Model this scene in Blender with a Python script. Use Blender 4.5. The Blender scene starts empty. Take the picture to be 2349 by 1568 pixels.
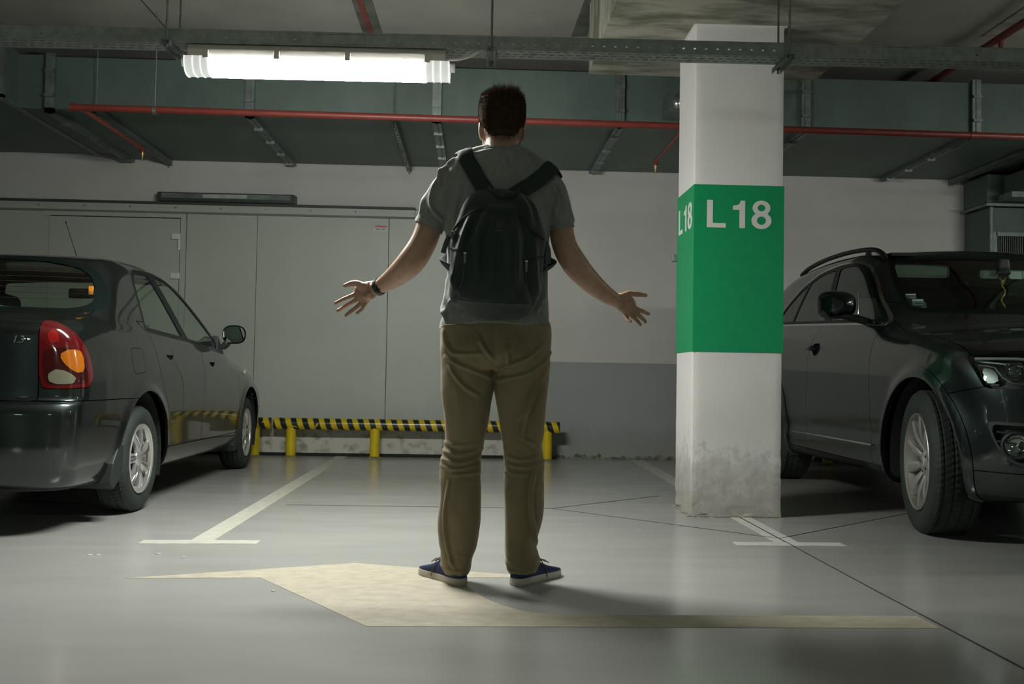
import bpy, bmesh, math, random
import numpy as np
from mathutils import Vector, Matrix, noise
from math import pi, sin, cos, radians, sqrt
random.seed(7); np.random.seed(7)
SC = bpy.context.scene
COL = SC.collection

# ---------------------------------------------------------------- camera
cam_d = bpy.data.cameras.new('camera'); cam = bpy.data.objects.new('camera', cam_d); COL.objects.link(cam)
cam_d.sensor_width = 36.0; cam_d.sensor_fit = 'HORIZONTAL'; cam_d.lens = 36.0*2250.0/2349.0
cam_d.clip_start = 0.05; cam_d.clip_end = 100
cR = Vector((0.9991664, -0.0369811, 0.0172889)); cU = Vector((-0.01853913, -0.03373574, 0.99925883)); cF = Vector((0.03637043, 0.99874636, 0.03439322))
M4 = Matrix(((cR.x, cU.x, -cF.x, 0), (cR.y, cU.y, -cF.y, 0), (cR.z, cU.z, -cF.z, 0.78), (0, 0, 0, 1)))
cam.matrix_world = M4
SC.camera = cam
# ---------------------------------------------------------------- world and exposure
wd = bpy.data.worlds.new('world'); SC.world = wd; wd.use_nodes = True
wd.node_tree.nodes['Background'].inputs[0].default_value = (0.02, 0.03, 0.027, 1)
wd.node_tree.nodes['Background'].inputs[1].default_value = 0.3
SC.view_settings.view_transform = 'Standard'
try: SC.view_settings.look = 'None'
except Exception: pass
SC.view_settings.exposure = 0.0; SC.view_settings.gamma = 1.0; SC.view_settings.use_curve_mapping = False
LAMP_E = 215.0          # radiance of the lit diffusers
FAR_E = 78.0

# ---------------------------------------------------------------- helpers
def tag(o, label=None, cat=None, group=None, kind=None):
    if label: o['label'] = label
    if cat: o['category'] = cat
    if group: o['group'] = group
    if kind: o['kind'] = kind
    return o
def empty(name, loc=(0, 0, 0), rz=0.0, label=None, cat=None, group=None, kind=None):
    o = bpy.data.objects.new(name, None); COL.objects.link(o)
    o.location = loc; o.rotation_euler = (0, 0, rz); o.empty_display_size = 0.1
    return tag(o, label, cat, group, kind)
class MB:
    def __init__(s): s.V = []; s.F = []
    def add(s, V, F):
        n = len(s.V); s.V += [tuple(float(c) for c in v) for v in V]; s.F += [tuple(n+i for i in f) for f in F]; return s
    def box(s, x0, x1, y0, y1, z0, z1, M=None):
        V = [(x0,y0,z0),(x1,y0,z0),(x1,y1,z0),(x0,y1,z0),(x0,y0,z1),(x1,y0,z1),(x1,y1,z1),(x0,y1,z1)]
        if M is not None: V = [tuple(M @ Vector(v)) for v in V]
        return s.add(V, [(0,3,2,1),(4,5,6,7),(0,1,5,4),(1,2,6,5),(2,3,7,6),(3,0,4,7)])
    def cbox(s, c, d, M=None):
        return s.box(c[0]-d[0]/2, c[0]+d[0]/2, c[1]-d[1]/2, c[1]+d[1]/2, c[2]-d[2]/2, c[2]+d[2]/2, M)
    def tube(s, pts, r, n=12, cap=True, b=None, up=None):
        P = [Vector(p) for p in pts]; m = len(P)
        rs = r if isinstance(r, (list, tuple)) else [r]*m
        bs = b if isinstance(b, (list, tuple)) else ([b]*m if b else rs)
        V = []; F = []; prev = None
        for i in range(m):
            t = (P[min(i+1, m-1)]-P[max(i-1, 0)]).normalized()
            if prev is None:
                u = Vector(up) if up else (Vector((0,0,1)) if abs(t.z) < 0.9 else Vector((1,0,0)))
            else: u = prev
            u = (u-t*u.dot(t)).normalized(); prev = u; w = t.cross(u)
            for k in range(n):
                a = 2*pi*k/n; V.append(P[i]+u*(rs[i]*cos(a))+w*(bs[i]*sin(a)))
        for i in range(m-1):
            for k in range(n): F.append((i*n+k, i*n+(k+1)%n, (i+1)*n+(k+1)%n, (i+1)*n+k))
        if cap: F.append(tuple(range(n-1, -1, -1))); F.append(tuple((m-1)*n+k for k in range(n)))
        return s.add(V, F)
    def prism(s, poly, fn, h0, h1):
        """poly 2D list; fn(a,b,h)->3D"""
        n = len(poly); V = [fn(a, b, h0) for a, b in poly]+[fn(a, b, h1) for a, b in poly]
        F = [tuple(range(n-1, -1, -1)), tuple(range(n, 2*n))]+[(i, (i+1) % n, n+(i+1) % n, n+i) for i in range(n)]
        return s.add(V, F)
    def lathe(s, prof, n=32, fn=None, close=False):
        """prof list (r,h); fn(r*cos, r*sin, h)"""
        fn = fn or (lambda a, b, h: (a, b, h)); m = len(prof); V = []; F = []
        for r, h in prof:
            for k in range(n):
                a = 2*pi*k/n; V.append(fn(r*cos(a), r*sin(a), h))
        for i in range(m-1 if not close else m):
            j = (i+1) % m
            for k in range(n): F.append((i*n+k, i*n+(k+1)%n, j*n+(k+1)%n, j*n+k))
        return s.add(V, F)
    def grid(s, P):
        """P[i][j] points"""
        m = len(P); n = len(P[0]); V = [p for r in P for p in r]
        return s.add(V, [(i*n+j, i*n+j+1, (i+1)*n+j+1, (i+1)*n+j) for i in range(m-1) for j in range(n-1)])
    def build(s, name, mat, parent=None, smooth=False, bevel=0, seg=2, loc=None, fix=True):
        me = bpy.data.meshes.new(name); me.from_pydata(s.V, [], s.F); me.validate()
        if fix:
            bm = bmesh.new(); bm.from_mesh(me)
            bmesh.ops.recalc_face_normals(bm, faces=bm.faces)
            if bevel:
                es = [e for e in bm.edges if len(e.link_faces) == 2 and e.calc_face_angle(0) > 0.6]
                try: bmesh.ops.bevel(bm, geom=es, offset=bevel, segments=seg, affect='EDGES', profile=0.5)
                except Exception: pass
            bm.to_mesh(me); bm.free()
        return link(name, me, mat, parent, smooth, loc)
def link(name, me, mat, parent=None, smooth=False, loc=None):
    if mat is not None:
        for m in (mat if isinstance(mat, (list, tuple)) else [mat]): me.materials.append(m)
    if smooth:
        me.polygons.foreach_set('use_smooth', [True]*len(me.polygons))
        if smooth != 'all':
            try: me.set_sharp_from_angle(angle=radians(smooth if smooth is not True else 40))
            except Exception: pass
    o = bpy.data.objects.new(name, me); COL.objects.link(o)
    if parent: o.parent = parent
    if loc: o.location = loc
    return o
def pydata(name, V, F, mat, parent=None, smooth=False):
    me = bpy.data.meshes.new(name); me.from_pydata([tuple(v) for v in V], [], [tuple(f) for f in F]); me.validate()
    return link(name, me, mat, parent, smooth)
def catmull(pts, n=6, closed=False):
    P = np.array(pts, float); m = len(P); out = []
    rng = range(m) if closed else range(m-1)
    for i in rng:
        if closed: a, b, c, d = P[i-1], P[i], P[(i+1) % m], P[(i+2) % m]
        else: a, b, c, d = P[max(i-1, 0)], P[i], P[i+1], P[min(i+2, m-1)]
        for k in range(n):
            t = k/n; out.append(0.5*((2*b)+(-a+c)*t+(2*a-5*b+4*c-d)*t*t+(-a+3*b-3*c+d)*t**3))
    if not closed: out.append(P[-1])
    return np.array(out)
def pchip(xs, ys):
    """smooth monotone interpolator, vectorised"""
    xs = np.array(xs, float); ys = np.array(ys, float); h = np.diff(xs); d = np.diff(ys)/h
    m = np.zeros(len(xs)); m[0] = d[0]; m[-1] = d[-1]
    for i in range(1, len(xs)-1):
        if d[i-1]*d[i] > 0:
            w1 = 2*h[i]+h[i-1]; w2 = h[i]+2*h[i-1]; m[i] = (w1+w2)/(w1/d[i-1]+w2/d[i])
    def f(x):
        x = np.clip(np.asarray(x, float), xs[0], xs[-1]); i = np.clip(np.searchsorted(xs, x)-1, 0, len(h)-1)
        t = (x-xs[i])/h[i]
        return ((1+2*t)*(1-t)**2*ys[i]+t*(1-t)**2*h[i]*m[i]+t*t*(3-2*t)*ys[i+1]+t*t*(t-1)*h[i]*m[i+1])
    return f
# ---------------------------------------------------------------- materials
def mat(name, col, rough=0.5, metal=0.0, coat=0.0, coat_r=0.03, spec=0.5, var=0.0, vscale=3.0, bump=0.0, bscale=40.0, bdist=0.002,
        rvar=0.0, col2=None, stretch=(1, 1, 1), emit=0.0, ecol=None, sss=0.0, sheen=0.0, detail=4.0, coords='Object', thr=None):
    m = bpy.data.materials.new(name); m.use_nodes = True; nt = m.node_tree; N = nt.nodes; L = nt.links; b = N['Principled BSDF']
    b.inputs['Base Color'].default_value = (*col, 1); b.inputs['Roughness'].default_value = rough; b.inputs['Metallic'].default_value = metal
    b.inputs['Specular IOR Level'].default_value = spec
    if coat: b.inputs['Coat Weight'].default_value = coat; b.inputs['Coat Roughness'].default_value = coat_r
    if sss: b.inputs['Subsurface Weight'].default_value = sss; b.inputs['Subsurface Radius'].default_value = (0.012, 0.005, 0.003); b.inputs['Subsurface Scale'].default_value = 1.0
    if sheen: b.inputs['Sheen Weight'].default_value = sheen; b.inputs['Sheen Roughness'].default_value = 0.4
    if emit: b.inputs['Emission Color'].default_value = (*(ecol or col), 1); b.inputs['Emission Strength'].default_value = emit
    tc = N.new('ShaderNodeTexCoord'); mp = N.new('ShaderNodeMapping'); mp.inputs['Scale'].default_value = stretch
    L.new(tc.outputs[coords], mp.inputs[0])
    if var or col2 or rvar:
        n = N.new('ShaderNodeTexNoise'); n.inputs['Scale'].default_value = vscale; n.inputs['Detail'].default_value = detail; n.inputs['Roughness'].default_value = 0.6
        L.new(mp.outputs[0], n.inputs[0])
        cr = N.new('ShaderNodeValToRGB'); c2 = col2 or tuple(c*(1-var) for c in col); c1 = col if col2 else tuple(min(1, c*(1+var)) for c in col)
        lo, hi = thr or (0.35, 0.65)
        cr.color_ramp.elements[0].position = lo; cr.color_ramp.elements[1].position = hi
        cr.color_ramp.elements[0].color = (*c2, 1); cr.color_ramp.elements[1].color = (*c1, 1)
        L.new(n.outputs[0], cr.inputs[0])
        if var or col2: L.new(cr.outputs[0], b.inputs['Base Color'])
        if rvar:
            mr = N.new('ShaderNodeMapRange'); mr.inputs[1].default_value = 0.3; mr.inputs[2].default_value = 0.7
            mr.inputs[3].default_value = rough-rvar; mr.inputs[4].default_value = rough+rvar; L.new(n.outputs[0], mr.inputs[0]); L.new(mr.outputs[0], b.inputs['Roughness'])
    if bump:
        n2 = N.new('ShaderNodeTexNoise'); n2.inputs['Scale'].default_value = bscale; n2.inputs['Detail'].default_value = 5; L.new(mp.outputs[0], n2.inputs[0])
        bp = N.new('ShaderNodeBump'); bp.inputs['Strength'].default_value = bump; bp.inputs['Distance'].default_value = bdist
        L.new(n2.outputs[0], bp.inputs['Height']); L.new(bp.outputs[0], b.inputs['Normal'])
        if coat: L.new(bp.outputs[0], b.inputs['Coat Normal']) if False else None
    return m
def glass(name, tint=(0.75, 0.85, 0.8), op=0.0, rough=0.0, fmul=1.0):
    m = bpy.data.materials.new(name); m.use_nodes = True; nt = m.node_tree; N = nt.nodes; L = nt.links
    for n in list(N): N.remove(n)
    out = N.new('ShaderNodeOutputMaterial'); tr = N.new('ShaderNodeBsdfTransparent'); tr.inputs[0].default_value = (*tint, 1)
    gl = N.new('ShaderNodeBsdfGlossy'); gl.inputs['Roughness'].default_value = rough; gl.inputs['Color'].default_value = (0.95, 1, 0.97, 1)
    fr = N.new('ShaderNodeFresnel'); mx = N.new('ShaderNodeMixShader')
    geo = N.new('ShaderNodeNewGeometry'); ior = N.new('ShaderNodeMapRange'); ior.inputs[3].default_value = 1.5; ior.inputs[4].default_value = 1/1.5   # same reflectance from both sides of the thin pane
    L.new(geo.outputs['Backfacing'], ior.inputs[0]); L.new(ior.outputs[0], fr.inputs[0])
    L.new(fr.outputs[0], mx.inputs[0]); L.new(tr.outputs[0], mx.inputs[1]); L.new(gl.outputs[0], mx.inputs[2]); L.new(mx.outputs[0], out.inputs[0])
    return m
# ================================================================ SETTING
def wall_mat(name, col, stain=(0.30, 0.29, 0.24), zfade=0.25, var=0.05, rough=0.55, amount=0.6):
    """painted plaster: faint cloudiness, roller relief, dirt splashes close to the floor"""
    m = mat(name, col, rough, var=var, vscale=1.3, bump=0.25, bscale=26, bdist=0.004, spec=0.3)
    nt = m.node_tree; N = nt.nodes; L = nt.links; b = N['Principled BSDF']
    geo = N.new('ShaderNodeNewGeometry'); sx = N.new('ShaderNodeSeparateXYZ'); L.new(geo.outputs['Position'], sx.inputs[0])
    n = N.new('ShaderNodeTexNoise'); n.inputs['Scale'].default_value = 11; n.inputs['Detail'].default_value = 10; n.inputs['Roughness'].default_value = 0.78
    L.new(geo.outputs['Position'], n.inputs[0])
    r = N.new('ShaderNodeMapRange'); r.inputs[1].default_value = 0.0; r.inputs[2].default_value = zfade; r.inputs[3].default_value = 0.28; r.inputs[4].default_value = -0.35
    L.new(sx.outputs[2], r.inputs[0])
    ad = N.new('ShaderNodeMath'); ad.operation = 'ADD'; L.new(n.outputs[0], ad.inputs[0]); L.new(r.outputs[0], ad.inputs[1])
    cr = N.new('ShaderNodeValToRGB'); cr.color_ramp.elements[0].position = 0.42; cr.color_ramp.elements[1].position = 0.72
    cr.color_ramp.elements[0].color = (0, 0, 0, 1); cr.color_ramp.elements[1].color = (amount, amount, amount, 1); L.new(ad.outputs[0], cr.inputs[0])
    mx = N.new('ShaderNodeMixRGB'); L.new(cr.outputs[0], mx.inputs[0])
    src = b.inputs['Base Color'].links[0].from_socket; L.new(src, mx.inputs[1]); mx.inputs[2].default_value = (*stain, 1)
    L.new(mx.outputs[0], b.inputs['Base Color'])
    # flaking relief where the paint is worn
    n3 = N.new('ShaderNodeTexNoise'); n3.inputs['Scale'].default_value = 32; n3.inputs['Detail'].default_value = 8; n3.inputs['Roughness'].default_value = 0.75; L.new(geo.outputs['Position'], n3.inputs[0])
    mu = N.new('ShaderNodeMath'); mu.operation = 'MULTIPLY'; L.new(n3.outputs[0], mu.inputs[0]); L.new(cr.outputs[0], mu.inputs[1])
    bp = N.new('ShaderNodeBump'); bp.inputs['Strength'].default_value = 0.9; bp.inputs['Distance'].default_value = 0.02; L.new(mu.outputs[0], bp.inputs['Height'])
    if b.inputs['Normal'].links: L.new(b.inputs['Normal'].links[0].from_socket, bp.inputs['Normal'])
    L.new(bp.outputs[0], b.inputs['Normal'])
    return m
M_wall = wall_mat('wall_paint', (0.56, 0.545, 0.51))
M_wains = wall_mat('wainscot_paint', (0.31, 0.325, 0.315), stain=(0.36, 0.35, 0.31), zfade=0.5, amount=0.5)
M_colp = wall_mat('column_paint', (0.74, 0.72, 0.69), stain=(0.36, 0.33, 0.27), zfade=0.62, amount=0.6)
M_green = mat('green_paint', (0.0, 0.29, 0.105), 0.42, var=0.04, vscale=20, bump=0.15, bscale=60, bdist=0.002)
M_slab = mat('slab_paint', (0.30, 0.295, 0.255), 0.8, var=0.12, vscale=1.5, bump=0.3, bscale=18, bdist=0.004)
M_cap = mat('raw_concrete', (0.36, 0.35, 0.29), 0.85, col2=(0.13, 0.135, 0.10), vscale=2.2, detail=7, stretch=(1, 3.2, 1), thr=(0.40, 0.60), bump=0.4, bscale=20, bdist=0.006)
M_strip = mat('bare_patch', (0.14, 0.15, 0.12), 0.9, col2=(0.07, 0.08, 0.06), vscale=6)
M_stripr = mat('red_smear', (0.22, 0.06, 0.045), 0.9, var=0.3, vscale=9)
M_door = wall_mat('fire_door_paint', (0.435, 0.45, 0.395), stain=(0.36, 0.35, 0.27), zfade=0.9, amount=0.25, rough=0.42, var=0.04)
M_kick = mat('kick_panel', (0.50, 0.49, 0.43), 0.7, col2=(0.25, 0.24, 0.18), vscale=9, detail=9, stretch=(1, 1, 1.3), thr=(0.34, 0.50), bump=0.4, bscale=30)
M_dark = mat('dark_gap', (0.008, 0.012, 0.010), 0.8)
M_galv = mat('galvanised_steel', (0.22, 0.25, 0.24), 0.45, metal=0.7, var=0.18, vscale=14, bump=0.05, bscale=40)
M_galvd = mat('galvanised_tray_steel', (0.27, 0.29, 0.275), 0.5, metal=0.5, var=0.15, vscale=20)
M_duct = mat('duct_board', (0.095, 0.132, 0.115), 0.5, metal=0.1, var=0.14, vscale=1.6, stretch=(1.5, 0.35, 1), bump=0.1, bscale=3, bdist=0.01)
M_yellow = mat('yellow_paint', (0.62, 0.46, 0.012), 0.33, var=0.08, vscale=14, bump=0.1, bscale=50)
M_black = mat('black_paint', (0.012, 0.018, 0.018), 0.3, var=0.3, vscale=20)
M_redp = mat('red_pipe_paint', (0.19, 0.032, 0.022), 0.42, var=0.1, vscale=8)
M_white = mat('white_plastic', (0.66, 0.66, 0.62), 0.4)
M_brass = mat('brass', (0.45, 0.33, 0.12), 0.35, metal=0.9)

# floor: glossy grey resin with faint smears
def floor_mat():
    m = bpy.data.materials.new('grey_resin_floor'); m.use_nodes = True; nt = m.node_tree; N = nt.nodes; L = nt.links; b = N['Principled BSDF']
    geo = N.new('ShaderNodeNewGeometry')
    def nz(scale, sx, sy, det=5, rg=0.6):
        mp = N.new('ShaderNodeMapping'); mp.inputs['Scale'].default_value = (sx, sy, 1); L.new(geo.outputs['Position'], mp.inputs[0])
        n = N.new('ShaderNodeTexNoise'); n.inputs['Scale'].default_value = scale; n.inputs['Detail'].default_value = det; n.inputs['Roughness'].default_value = rg; L.new(mp.outputs[0], n.inputs[0]); return n
    n1 = nz(0.9, 0.6, 2.2, 6); n2 = nz(3, 0.6, 2.0, 6, 0.6); n3 = nz(55, 1, 1, 6, 0.75)
    cr = N.new('ShaderNodeValToRGB'); E = cr.color_ramp.elements; E[0].position = 0.3; E[1].position = 0.7
    E[0].color = (0.35, 0.35, 0.33, 1); E[1].color = (0.415, 0.412, 0.388, 1)
    a = N.new('ShaderNodeMixRGB'); a.inputs[0].default_value = 0.4; L.new(n1.outputs[0], a.inputs[1]); L.new(n2.outputs[0], a.inputs[2]); L.new(a.outputs[0], cr.inputs[0])
    # tiny dark specks
    cs = N.new('ShaderNodeValToRGB'); cs.color_ramp.elements[0].position = 0.27; cs.color_ramp.elements[1].position = 0.31
    cs.color_ramp.elements[0].color = (0.45, 0.44, 0.4, 1); cs.color_ramp.elements[1].color = (1, 1, 1, 1); L.new(n3.outputs[0], cs.inputs[0])
    mu = N.new('ShaderNodeMixRGB'); mu.blend_type = 'MULTIPLY'; mu.inputs[0].default_value = 0.7; L.new(cr.outputs[0], mu.inputs[1]); L.new(cs.outputs[0], mu.inputs[2])
    L.new(mu.outputs[0], b.inputs['Base Color'])
    mr = N.new('ShaderNodeMapRange'); mr.inputs[1].default_value = 0.3; mr.inputs[2].default_value = 0.7; mr.inputs[3].default_value = 0.17; mr.inputs[4].default_value = 0.22
    L.new(n2.outputs[0], mr.inputs[0]); L.new(mr.outputs[0], b.inputs['Roughness'])
    b.inputs['Specular IOR Level'].default_value = 0.5
    bp = N.new('ShaderNodeBump'); bp.inputs['Strength'].default_value = 0.06; bp.inputs['Distance'].default_value = 0.02
    n4 = nz(1.1, 0.6, 2.0, 1, 0.4); L.new(n4.outputs[0], bp.inputs['Height']); 
    bp2 = N.new('ShaderNodeBump'); bp2.inputs['Strength'].default_value = 0.05; bp2.inputs['Distance'].default_value = 0.002; n5 = nz(220, 1, 1, 3); L.new(n5.outputs[0], bp2.inputs['Height'])
    L.new(bp.outputs[0], bp2.inputs['Normal']); L.new(bp2.outputs[0], b.inputs['Normal'])
    return m
M_floor = floor_mat()
def mark_mat(name, col, wear=0.42):
    m = mat(name, col, 0.55, col2=tuple(c*0.72 for c in col), vscale=14, detail=12, thr=(0.28, 0.62), bump=0.15, bscale=60, stretch=(1, 1.6, 1), coords='Object')
    return m
M_line = mark_mat('line_paint', (0.56, 0.55, 0.47)); M_linew = mark_mat('line_paint_white', (0.66, 0.66, 0.62)); M_arrow = mark_mat('arrow_paint', (0.53, 0.48, 0.37))
M_joint = mat('joint_filler', (0.05, 0.05, 0.045), 0.9, var=0.4, vscale=30)

ZC = 3.30; WY = 9.38; XL, XR, YB = -9.0, 9.5, -14.0
floor = MB().box(XL, XR, YB, WY+0.3, -0.25, 0).build('floor', M_floor); tag(floor, kind='structure')
o = MB().box(XL, XR, YB, WY+0.3, ZC, ZC+0.25).build('ceiling', M_slab); tag(o, kind='structure'); ceiling = o
wb = MB().box(XL, XR, WY, WY+0.25, 0.0, ZC).build('wall_back', M_wall); tag(wb, kind='structure')
o = MB().box(XL-0.25, XL, YB, WY, 0, ZC).build('wall_left', M_wall); tag(o, kind='structure')
o = MB().box(XR, XR+0.25, YB, WY, 0, ZC).build('wall_right', M_wall); tag(o, kind='structure')
o = MB().box(XL, XR, YB-0.25, YB, 0, ZC).build('wall_front', mat('far_wall_paint', (0.10, 0.105, 0.10), 0.7, var=0.2, vscale=0.8)); tag(o, kind='structure')
# grey dado on the back wall to the right of the sliding door (a raised coat of paint)
o = MB().box(0.60, XR, WY-0.004, WY, 0.0, 0.922).build('dado', M_wains, wb)
# ragged broken plaster along the foot of the wall
b = MB(); x = 0.70
while x < 4.5:
    w = random.uniform(0.05, 0.16); h = random.uniform(0.015, 0.06); d = random.uniform(0.008, 0.03)
    b.prism([(x, 0), (x+w*0.2, h*0.8), (x+w*0.5, h), (x+w*0.9, h*0.6), (x+w, 0)], lambda a, bb, hh: (a, hh, bb), WY-d, WY); x += w*0.8
o = b.build('broken_plaster', mat('plaster_debris', (0.27, 0.27, 0.22), 0.9, col2=(0.06, 0.07, 0.05), vscale=16, thr=(0.4, 0.6)), wb); tag(o, kind='stuff')

# patches left bare on the ceiling
for i, (q, mm) in enumerate([([(-0.89, 5.6), (-0.76, 5.6), (-0.735, 7.3), (-0.882, 7.3)], M_strip), ([(0.718, 5.2), (0.80, 5.2), (0.775, 7.15), (0.66, 7.17)], M_strip)]):
    MB().prism(q, lambda a, b_, h: (a, b_, h), ZC-0.004, ZC).build('bare_strip', mm, ceiling)
MB().prism([(-0.86, 5.6), (-0.825, 5.6), (-0.80, 7.25), (-0.845, 7.25)], lambda a, b_, h: (a, b_, h), ZC-0.008, ZC-0.003).build('red_smear', M_stripr, ceiling)
MB().box(-2.335, -2.327, 5.5, 7.6, ZC-0.003, ZC).build('ceiling_joint', M_joint, ceiling)
MB().prism([(3.62, 5.6), (5.2, 5.6), (5.2, 6.9), (3.62, 6.9)], lambda a, b_, h: (a, b_, h), ZC-0.006, ZC).build('bare_patch', M_cap, ceiling)

# ---- column with its capital
CX0, CX1, CY0, CY1 = 1.234, 1.750, 5.546, 6.014
colm = empty('concrete_column', ((CX0+CX1)/2, (CY0+CY1)/2, 0), 0, 'square white concrete column with a green band reading L18', 'column')
colm['kind'] = 'structure'
cc = colm.location.copy()
def C(b, name, m, **k):
    b.V = [(v[0]-cc.x, v[1]-cc.y, v[2]) for v in b.V]; return b.build(name, m, colm, **k)
# shaft as a fine grid so the plaster near the foot can be chipped
def shaft():
    bm = bmesh.new(); nz = 90; ring = []
    per = []
    for a, b_, n in (((CX0, CY0), (CX1, CY0), 22), ((CX1, CY0), (CX1, CY1), 20), ((CX1, CY1), (CX0, CY1), 22), ((CX0, CY1), (CX0, CY0), 20)):
        for i in range(n): t = i/n; per.append((a[0]+(b_[0]-a[0])*t, a[1]+(b_[1]-a[1])*t))
    zs = [2.9*(i/nz)**1.6 for i in range(nz+1)]
    cx, cy = (CX0+CX1)/2, (CY0+CY1)/2; rows = []
    for z in zs:
        r = []
        for (x, y) in per:
            d = 0.0
            if z < 0.6:
                n = noise.fractal(Vector((x*9, y*9, z*9)), 1.0, 2.0, 5)
                f = (1-z/0.6); d = -0.006*f*n
                if z < 0.11 and noise.noise(Vector((x*6+3, y*6, z*14))) > 0.05*z: d -= 0.010*(1-z/0.11)
            nx, ny = (x-cx), (y-cy); m_ = max(abs(nx)/0.258, abs(ny)/0.234)
            sx = 1 if abs(nx)/0.258 >= m_-1e-4 else 0; sy = 1 if abs(ny)/0.234 >= m_-1e-4 else 0
            edge = 0.004 if (sx and sy) else 0.0
            r.append(bm.verts.new((x+sx*np.sign(nx)*(d-edge)-cx, y+sy*np.sign(ny)*(d-edge)-cy, z)))
        rows.append(r)
    n = len(per)
    for i in range(nz):
        for k in range(n): bm.faces.new((rows[i][k], rows[i][(k+1) % n], rows[i+1][(k+1) % n], rows[i+1][k]))
    me = bpy.data.meshes.new('shaft'); bm.to_mesh(me); bm.free(); return link('shaft', me, M_colp, colm, smooth=30)
shaft()
# green band: a thin wrap of paint around the shaft
e = 0.0025; b = MB(); z0, z1 = 0.936, 1.895
for (x0, x1, y0, y1) in ((CX0-e, CX1+e, CY0-e, CY0), (CX0-e, CX1+e, CY1, CY1+e), (CX0-e, CX0, CY0, CY1), (CX1, CX1+e, CY0, CY1)): b.box(x0, x1, y0, y1, z0, z1)
C(b, 'green_band', M_green)
def text_mesh(body, size, depth=0.001, bold=0.0, spacing=1.0):
    cu = bpy.data.curves.new('txt', 'FONT'); cu.body = body; cu.size = size; cu.extrude = depth; cu.offset = bold; cu.space_character = spacing
    cu.align_x = 'LEFT'; cu.resolution_u = 6
    o = bpy.data.objects.new('txt', cu); COL.objects.link(o); dg = bpy.context.evaluated_depsgraph_get()
    me = bpy.data.meshes.new_from_object(o.evaluated_get(dg)); bpy.data.objects.remove(o); bpy.data.curves.remove(cu); return me
M_letter = mat('letter_white', (0.72, 0.70, 0.67), 0.45)
def glyphs():
    """L, 1 and 8 as heavy grotesque shapes on a unit cap height: list of 2D outlines (outer, holes)"""
    L_ = [(0, 0), (0.69, 0), (0.69, 0.165), (0.215, 0.165), (0.215, 1), (0, 1)]
    one = [(0.24, 0), (0.445, 0), (0.445, 1), (0.285, 1), (0.25, 0.90), (0.17, 0.835), (0.0, 0.81), (0.0, 0.665), (0.24, 0.665)]
    def ell(cx, cy, rx, ry, n=40): return [(cx+rx*cos(2*pi*i/n), cy+ry*sin(2*pi*i/n)) for i in range(n)]
    return L_, one, ell
def eight(b, ox, s, fn, h0, h1):
    # outer silhouette of an 8: union of two ellipses, with two counters -> built as ring strips
    n = 48
    def ring(cx, cy, rx, ry, ix, iy):
        V = []; F = []
        for k in range(n):
            a = 2*pi*k/n
            for (r1, r2) in ((rx, ry), (ix, iy)):
                for h in (h0, h1): V.append(fn(ox+s*(cx+r1*cos(a)), s*(cy+r2*sin(a)), h))
        for k in range(n):
            j = (k+1) % n; A = 4*k; B = 4*j
            F += [(A+1, B+1, B+3, A+3), (A, A+2, B+2, B), (A, B, B+1, A+1), (A+2, A+3, B+3, B+2)]
        b.add(V, F)
    ring(0.365, 0.285, 0.365, 0.305, 0.165, 0.150); H0, H1 = h0, h1; h0, h1 = h0+0.0003, h1+0.0004; ring(0.365, 0.745, 0.325, 0.270, 0.140, 0.122)
def l18(px0, pz0, s, fn, name_label, sx=1.0):
    L_, one, ell = glyphs(); h0, h1 = 0.0, 0.0015
    for nm, poly, ox in (('letter', L_, 0), ('digit', one, 0.95)):
        MBb = MB(); MBb.prism([(px0+(ox+a)*s*sx, pz0+b_*s) for a, b_ in poly], fn, h0, h1); C(MBb, nm, M_letter)
    MBb = MB(); eight(MBb, px0+1.63*s*sx, s, lambda a, bb, h: fn(px0+1.63*s*sx+(a-(px0+1.63*s*sx))*sx, pz0+bb, h), h0, h1); C(MBb, 'digit', M_letter)
# front: letters 65 px high at 5.55 m -> 0.160 m
l18(CX0+0.072, 1.648, 0.158, lambda a, b_, h: (a, CY0-e-h, b_), 'front')
l18(0, 1.655, 0.152, lambda a, b_, h: (CX0-e-h, CY0+0.415-a, b_), 'side', sx=1.03)
# capital (drop panel)
C(MB().box(0.725, 2.27, 5.03, 6.53, 2.822, ZC), 'capital', M_cap)
b = MB()  # uneven painted border where the white paint laps the capital
for (x0, x1, y0, y1) in ((CX0-0.012, CX1+0.012, CY0-0.012, CY0), (CX0-0.014, CX0, CY0, CY1+0.01), (CX1, CX1+0.012, CY0, CY1+0.01)): b.box(x0, x1, y0, y1, 2.819, 2.823)
C(b, 'paint_lap', M_colp)
# rough spalled skirt round the foot
b = MB()
for k in range(46):
    side = random.choice('fffl'); w = random.uniform(0.01, 0.05)
    if side == 'f': x = random.uniform(CX0, CX1-0.03); b.cbox((x, CY0-0.004-random.uniform(0, .006), 0.004), (w, 0.014, random.uniform(.004, .012)), )
    else: y = random.uniform(CY0, CY1); b.cbox((CX0-0.004-random.uniform(0, .012), y, 0.004), (0.018, w, random.uniform(.004, .012)))
o = C(b, 'crumbled_mortar', mat('mortar', (0.30, 0.28, 0.22), 0.95, var=0.3, vscale=30), bevel=0.002); tag(o, kind='stuff')
# small switch on the hidden side, only its edge shows
b = MB(); b.box(CX0-0.035, CX0, 5.985, 6.01, 1.50, 1.545); C(b, 'cable_clip', M_galv, bevel=0.004)

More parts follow.
